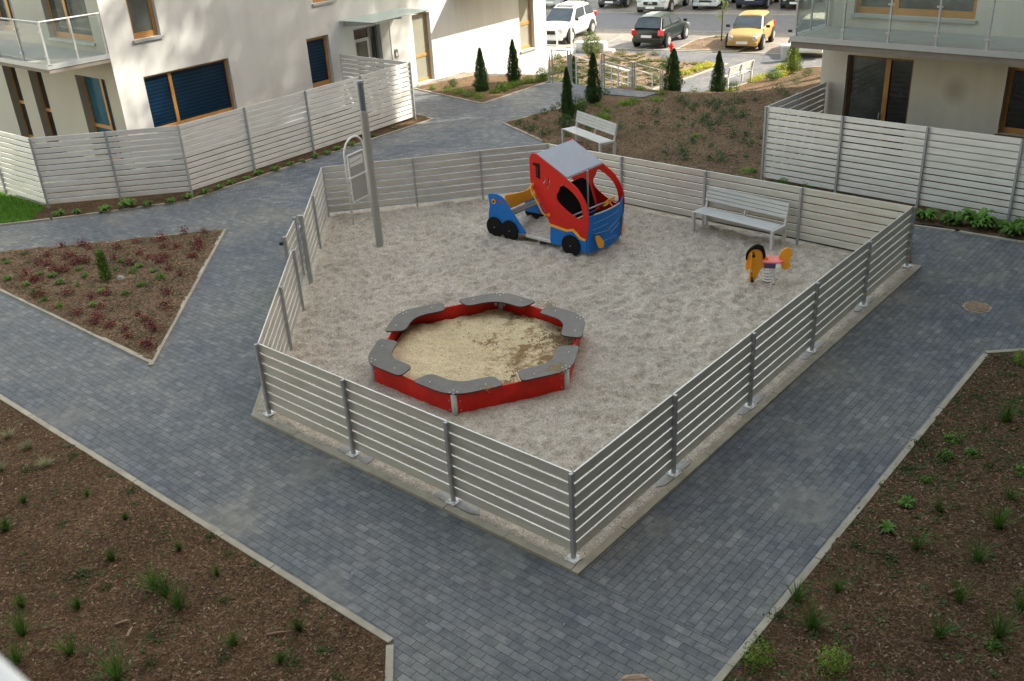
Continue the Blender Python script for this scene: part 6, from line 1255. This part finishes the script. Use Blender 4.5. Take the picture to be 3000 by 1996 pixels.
weeds([(1.8, 6.8), (7.2, 12.85), (9.6, 12.9), (8.8, 8.5), (6.2, 6.2), (2.6, 6.0)], 1900, 'tiny green weeds sprouting along the kerb of the lower right bed', F['weed'], ed)
weeds([(-1.5, 7.5), (-10.5, 15.5), (-9.5, 9), (-7, 6.2), (-1.3, 6.2)], 800, 'tiny green weeds sprouting in the lower left bed', F['weed'], lambda x, y: .12)
weeds([(1.4, 26.8), (1.3, 22.7), (6.2, 18.2), (6.2, 22.0), (8.3, 24.4), (11, 28), (9.5, 33), (3.0, 31.0), (0.4, 29.3)], 1300, 'dull green ground cover spreading over the mulch slope', F['weed'], lambda x, y: .1, (.03, .07))
weeds([(2.3, 36.0), (5.2, 37.6), (7.2, 39.5), (9.4, 42.3), (7.7, 43.2), (6.6, 45.3), (3, 45.3), (2.3, 42)], 3200, 'dry olive ground cover on the sunlit bank beyond the steps', F['olive'], None, (.05, .12))
weeds([tuple(p) for p in offs(BED_T, .15)], 900, 'tiny weeds between the red plants', F['weed'], None)
weeds([lot(.5, 1.8), lot(2.9, 1.8), lot(3.2, 3.3), lot(2.5, 3.7), lot(1.0, 3.7)], 900, 'thin grass on the parking island', F['olive'], lambda x, y: -.6, (.06, .16))
for i, (x, y, L_, a, lab) in enumerate([(-4.45, 8.05, .16, .3, 'pale short wood stick left of the bark bed centre'), (-4.25, 7.85, .14, 1.5, 'pale wood splinter lying upright in the lower left bed'), (-2.75, 7.75, .22, .1, 'brown bark stick in the lower left bed'), (6.0, 9.45, .2, -.6, 'pale stick lying in the middle of the right bed'), (4.4, 7.75, .2, .3, 'brown stick low in the right bed')]):
    mb = MB(); mb.tube([(x, y, .05), (x+L_*.5*math.cos(a), y+L_*.5*math.sin(a), .06), (x+L_*math.cos(a), y+L_*math.sin(a), .055)], [.014, .016, .008], 6); tag(mb.build('stick', CHIPS[3] if 'pale' in lab else CHIPS[1]), lab, 'stick')

BIG = [(19.3, 35.6, 31, 4.6), (20.4, 38.6, 31, 4.2), (20.6, 36.3, 19.5, 3.2)]
# windblown crumbs, seeds and pale specks on the paths
PATHS = [[(-12, 19), (-5.9, 14.1), (-3.9, 12.3), (0.4, 8.4), (-1.3, 7.7), (-13, 18)], [(1.0, 8.6), (7.4, 15.9), (8.4, 18.3), (12, 15.6), (7.3, 13.1), (1.6, 6.9)], [(-1.2, 7.2), (0.6, 8.2), (1.5, 6.6), (-0.8, 6.3)], [(-6.2, 20.8), (-4.4, 21.2), (-4.0, 13), (-5.8, 14.5)], [(-11, 20.6), (-4.3, 21.9), (0.8, 22.8), (-2.2, 30.0), (-8, 23.1)]]
for i, (pp, cnt) in enumerate(zip(PATHS, (260, 300, 60, 140, 240))):
    scatter_chips('path_crumbs', pp, lambda x, y: 0.006, cnt, .006, .026, ('scattered pale crumbs on the near left path', 'scattered crumbs on the right hand path', 'crumbs on the pavers at the near fence corner', 'crumbs on the pavers beside the playground gate', 'crumbs on the pavers of the upper path')[i], 'crumbs', [mats_p[2], CHIPS[1], CHIPS[3]], .2)
# tall trees outside the picture to dapple the white building, the last added to shade the upper path
def big_tree(loc, h, cr, n_, label, seed):
    t = thing('broadleaf_tree', label, 'tree', loc, 0, 'tall trees right of the picture'); mb = MB(); mb.tube([(0, 0, 0), (.2, .1, h*.5), (0, 0, h*.9)], [.3, .2, .05], 10)
    rnd = random.Random(seed); cl = []
    for k in range(34):
        a = rnd.uniform(0, 6.28); z = h-cr*2*rnd.random()*.95; r_ = cr*math.sqrt(max(.05, 1-((z-(h-cr))/cr)**2))*rnd.uniform(.3, .95); cl.append(Vector((math.cos(a)*r_, math.sin(a)*r_, z))); mb.tube([(0, 0, z-1.2), tuple(cl[-1])], [.07, .03], 5)
    mb.build('trunk', MT['bark'], t); mb = MB()
    for i in range(n_):
        c = rnd.choice(cl); p = c+Vector((rnd.gauss(0, 1), rnd.gauss(0, 1), rnd.gauss(0, .8)))*cr*.17; x = Vector((rnd.gauss(0, 1), rnd.gauss(0, 1), rnd.gauss(0, 1))).normalized(); y = x.orthogonal().normalized(); l = rnd.uniform(.2, .42); mb.add([p-x*l/2, p-y*l*.35, p+x*l/2, p+y*l*.35], [(0, 1, 2, 3)])
    mb.build('crown', F['bush'], t)
for i, (x, y, h, cr) in enumerate(BIG): big_tree((x, y, LOW), h, cr, 9000, 'tall leafy tree beyond the right building, out of view', 50+i)
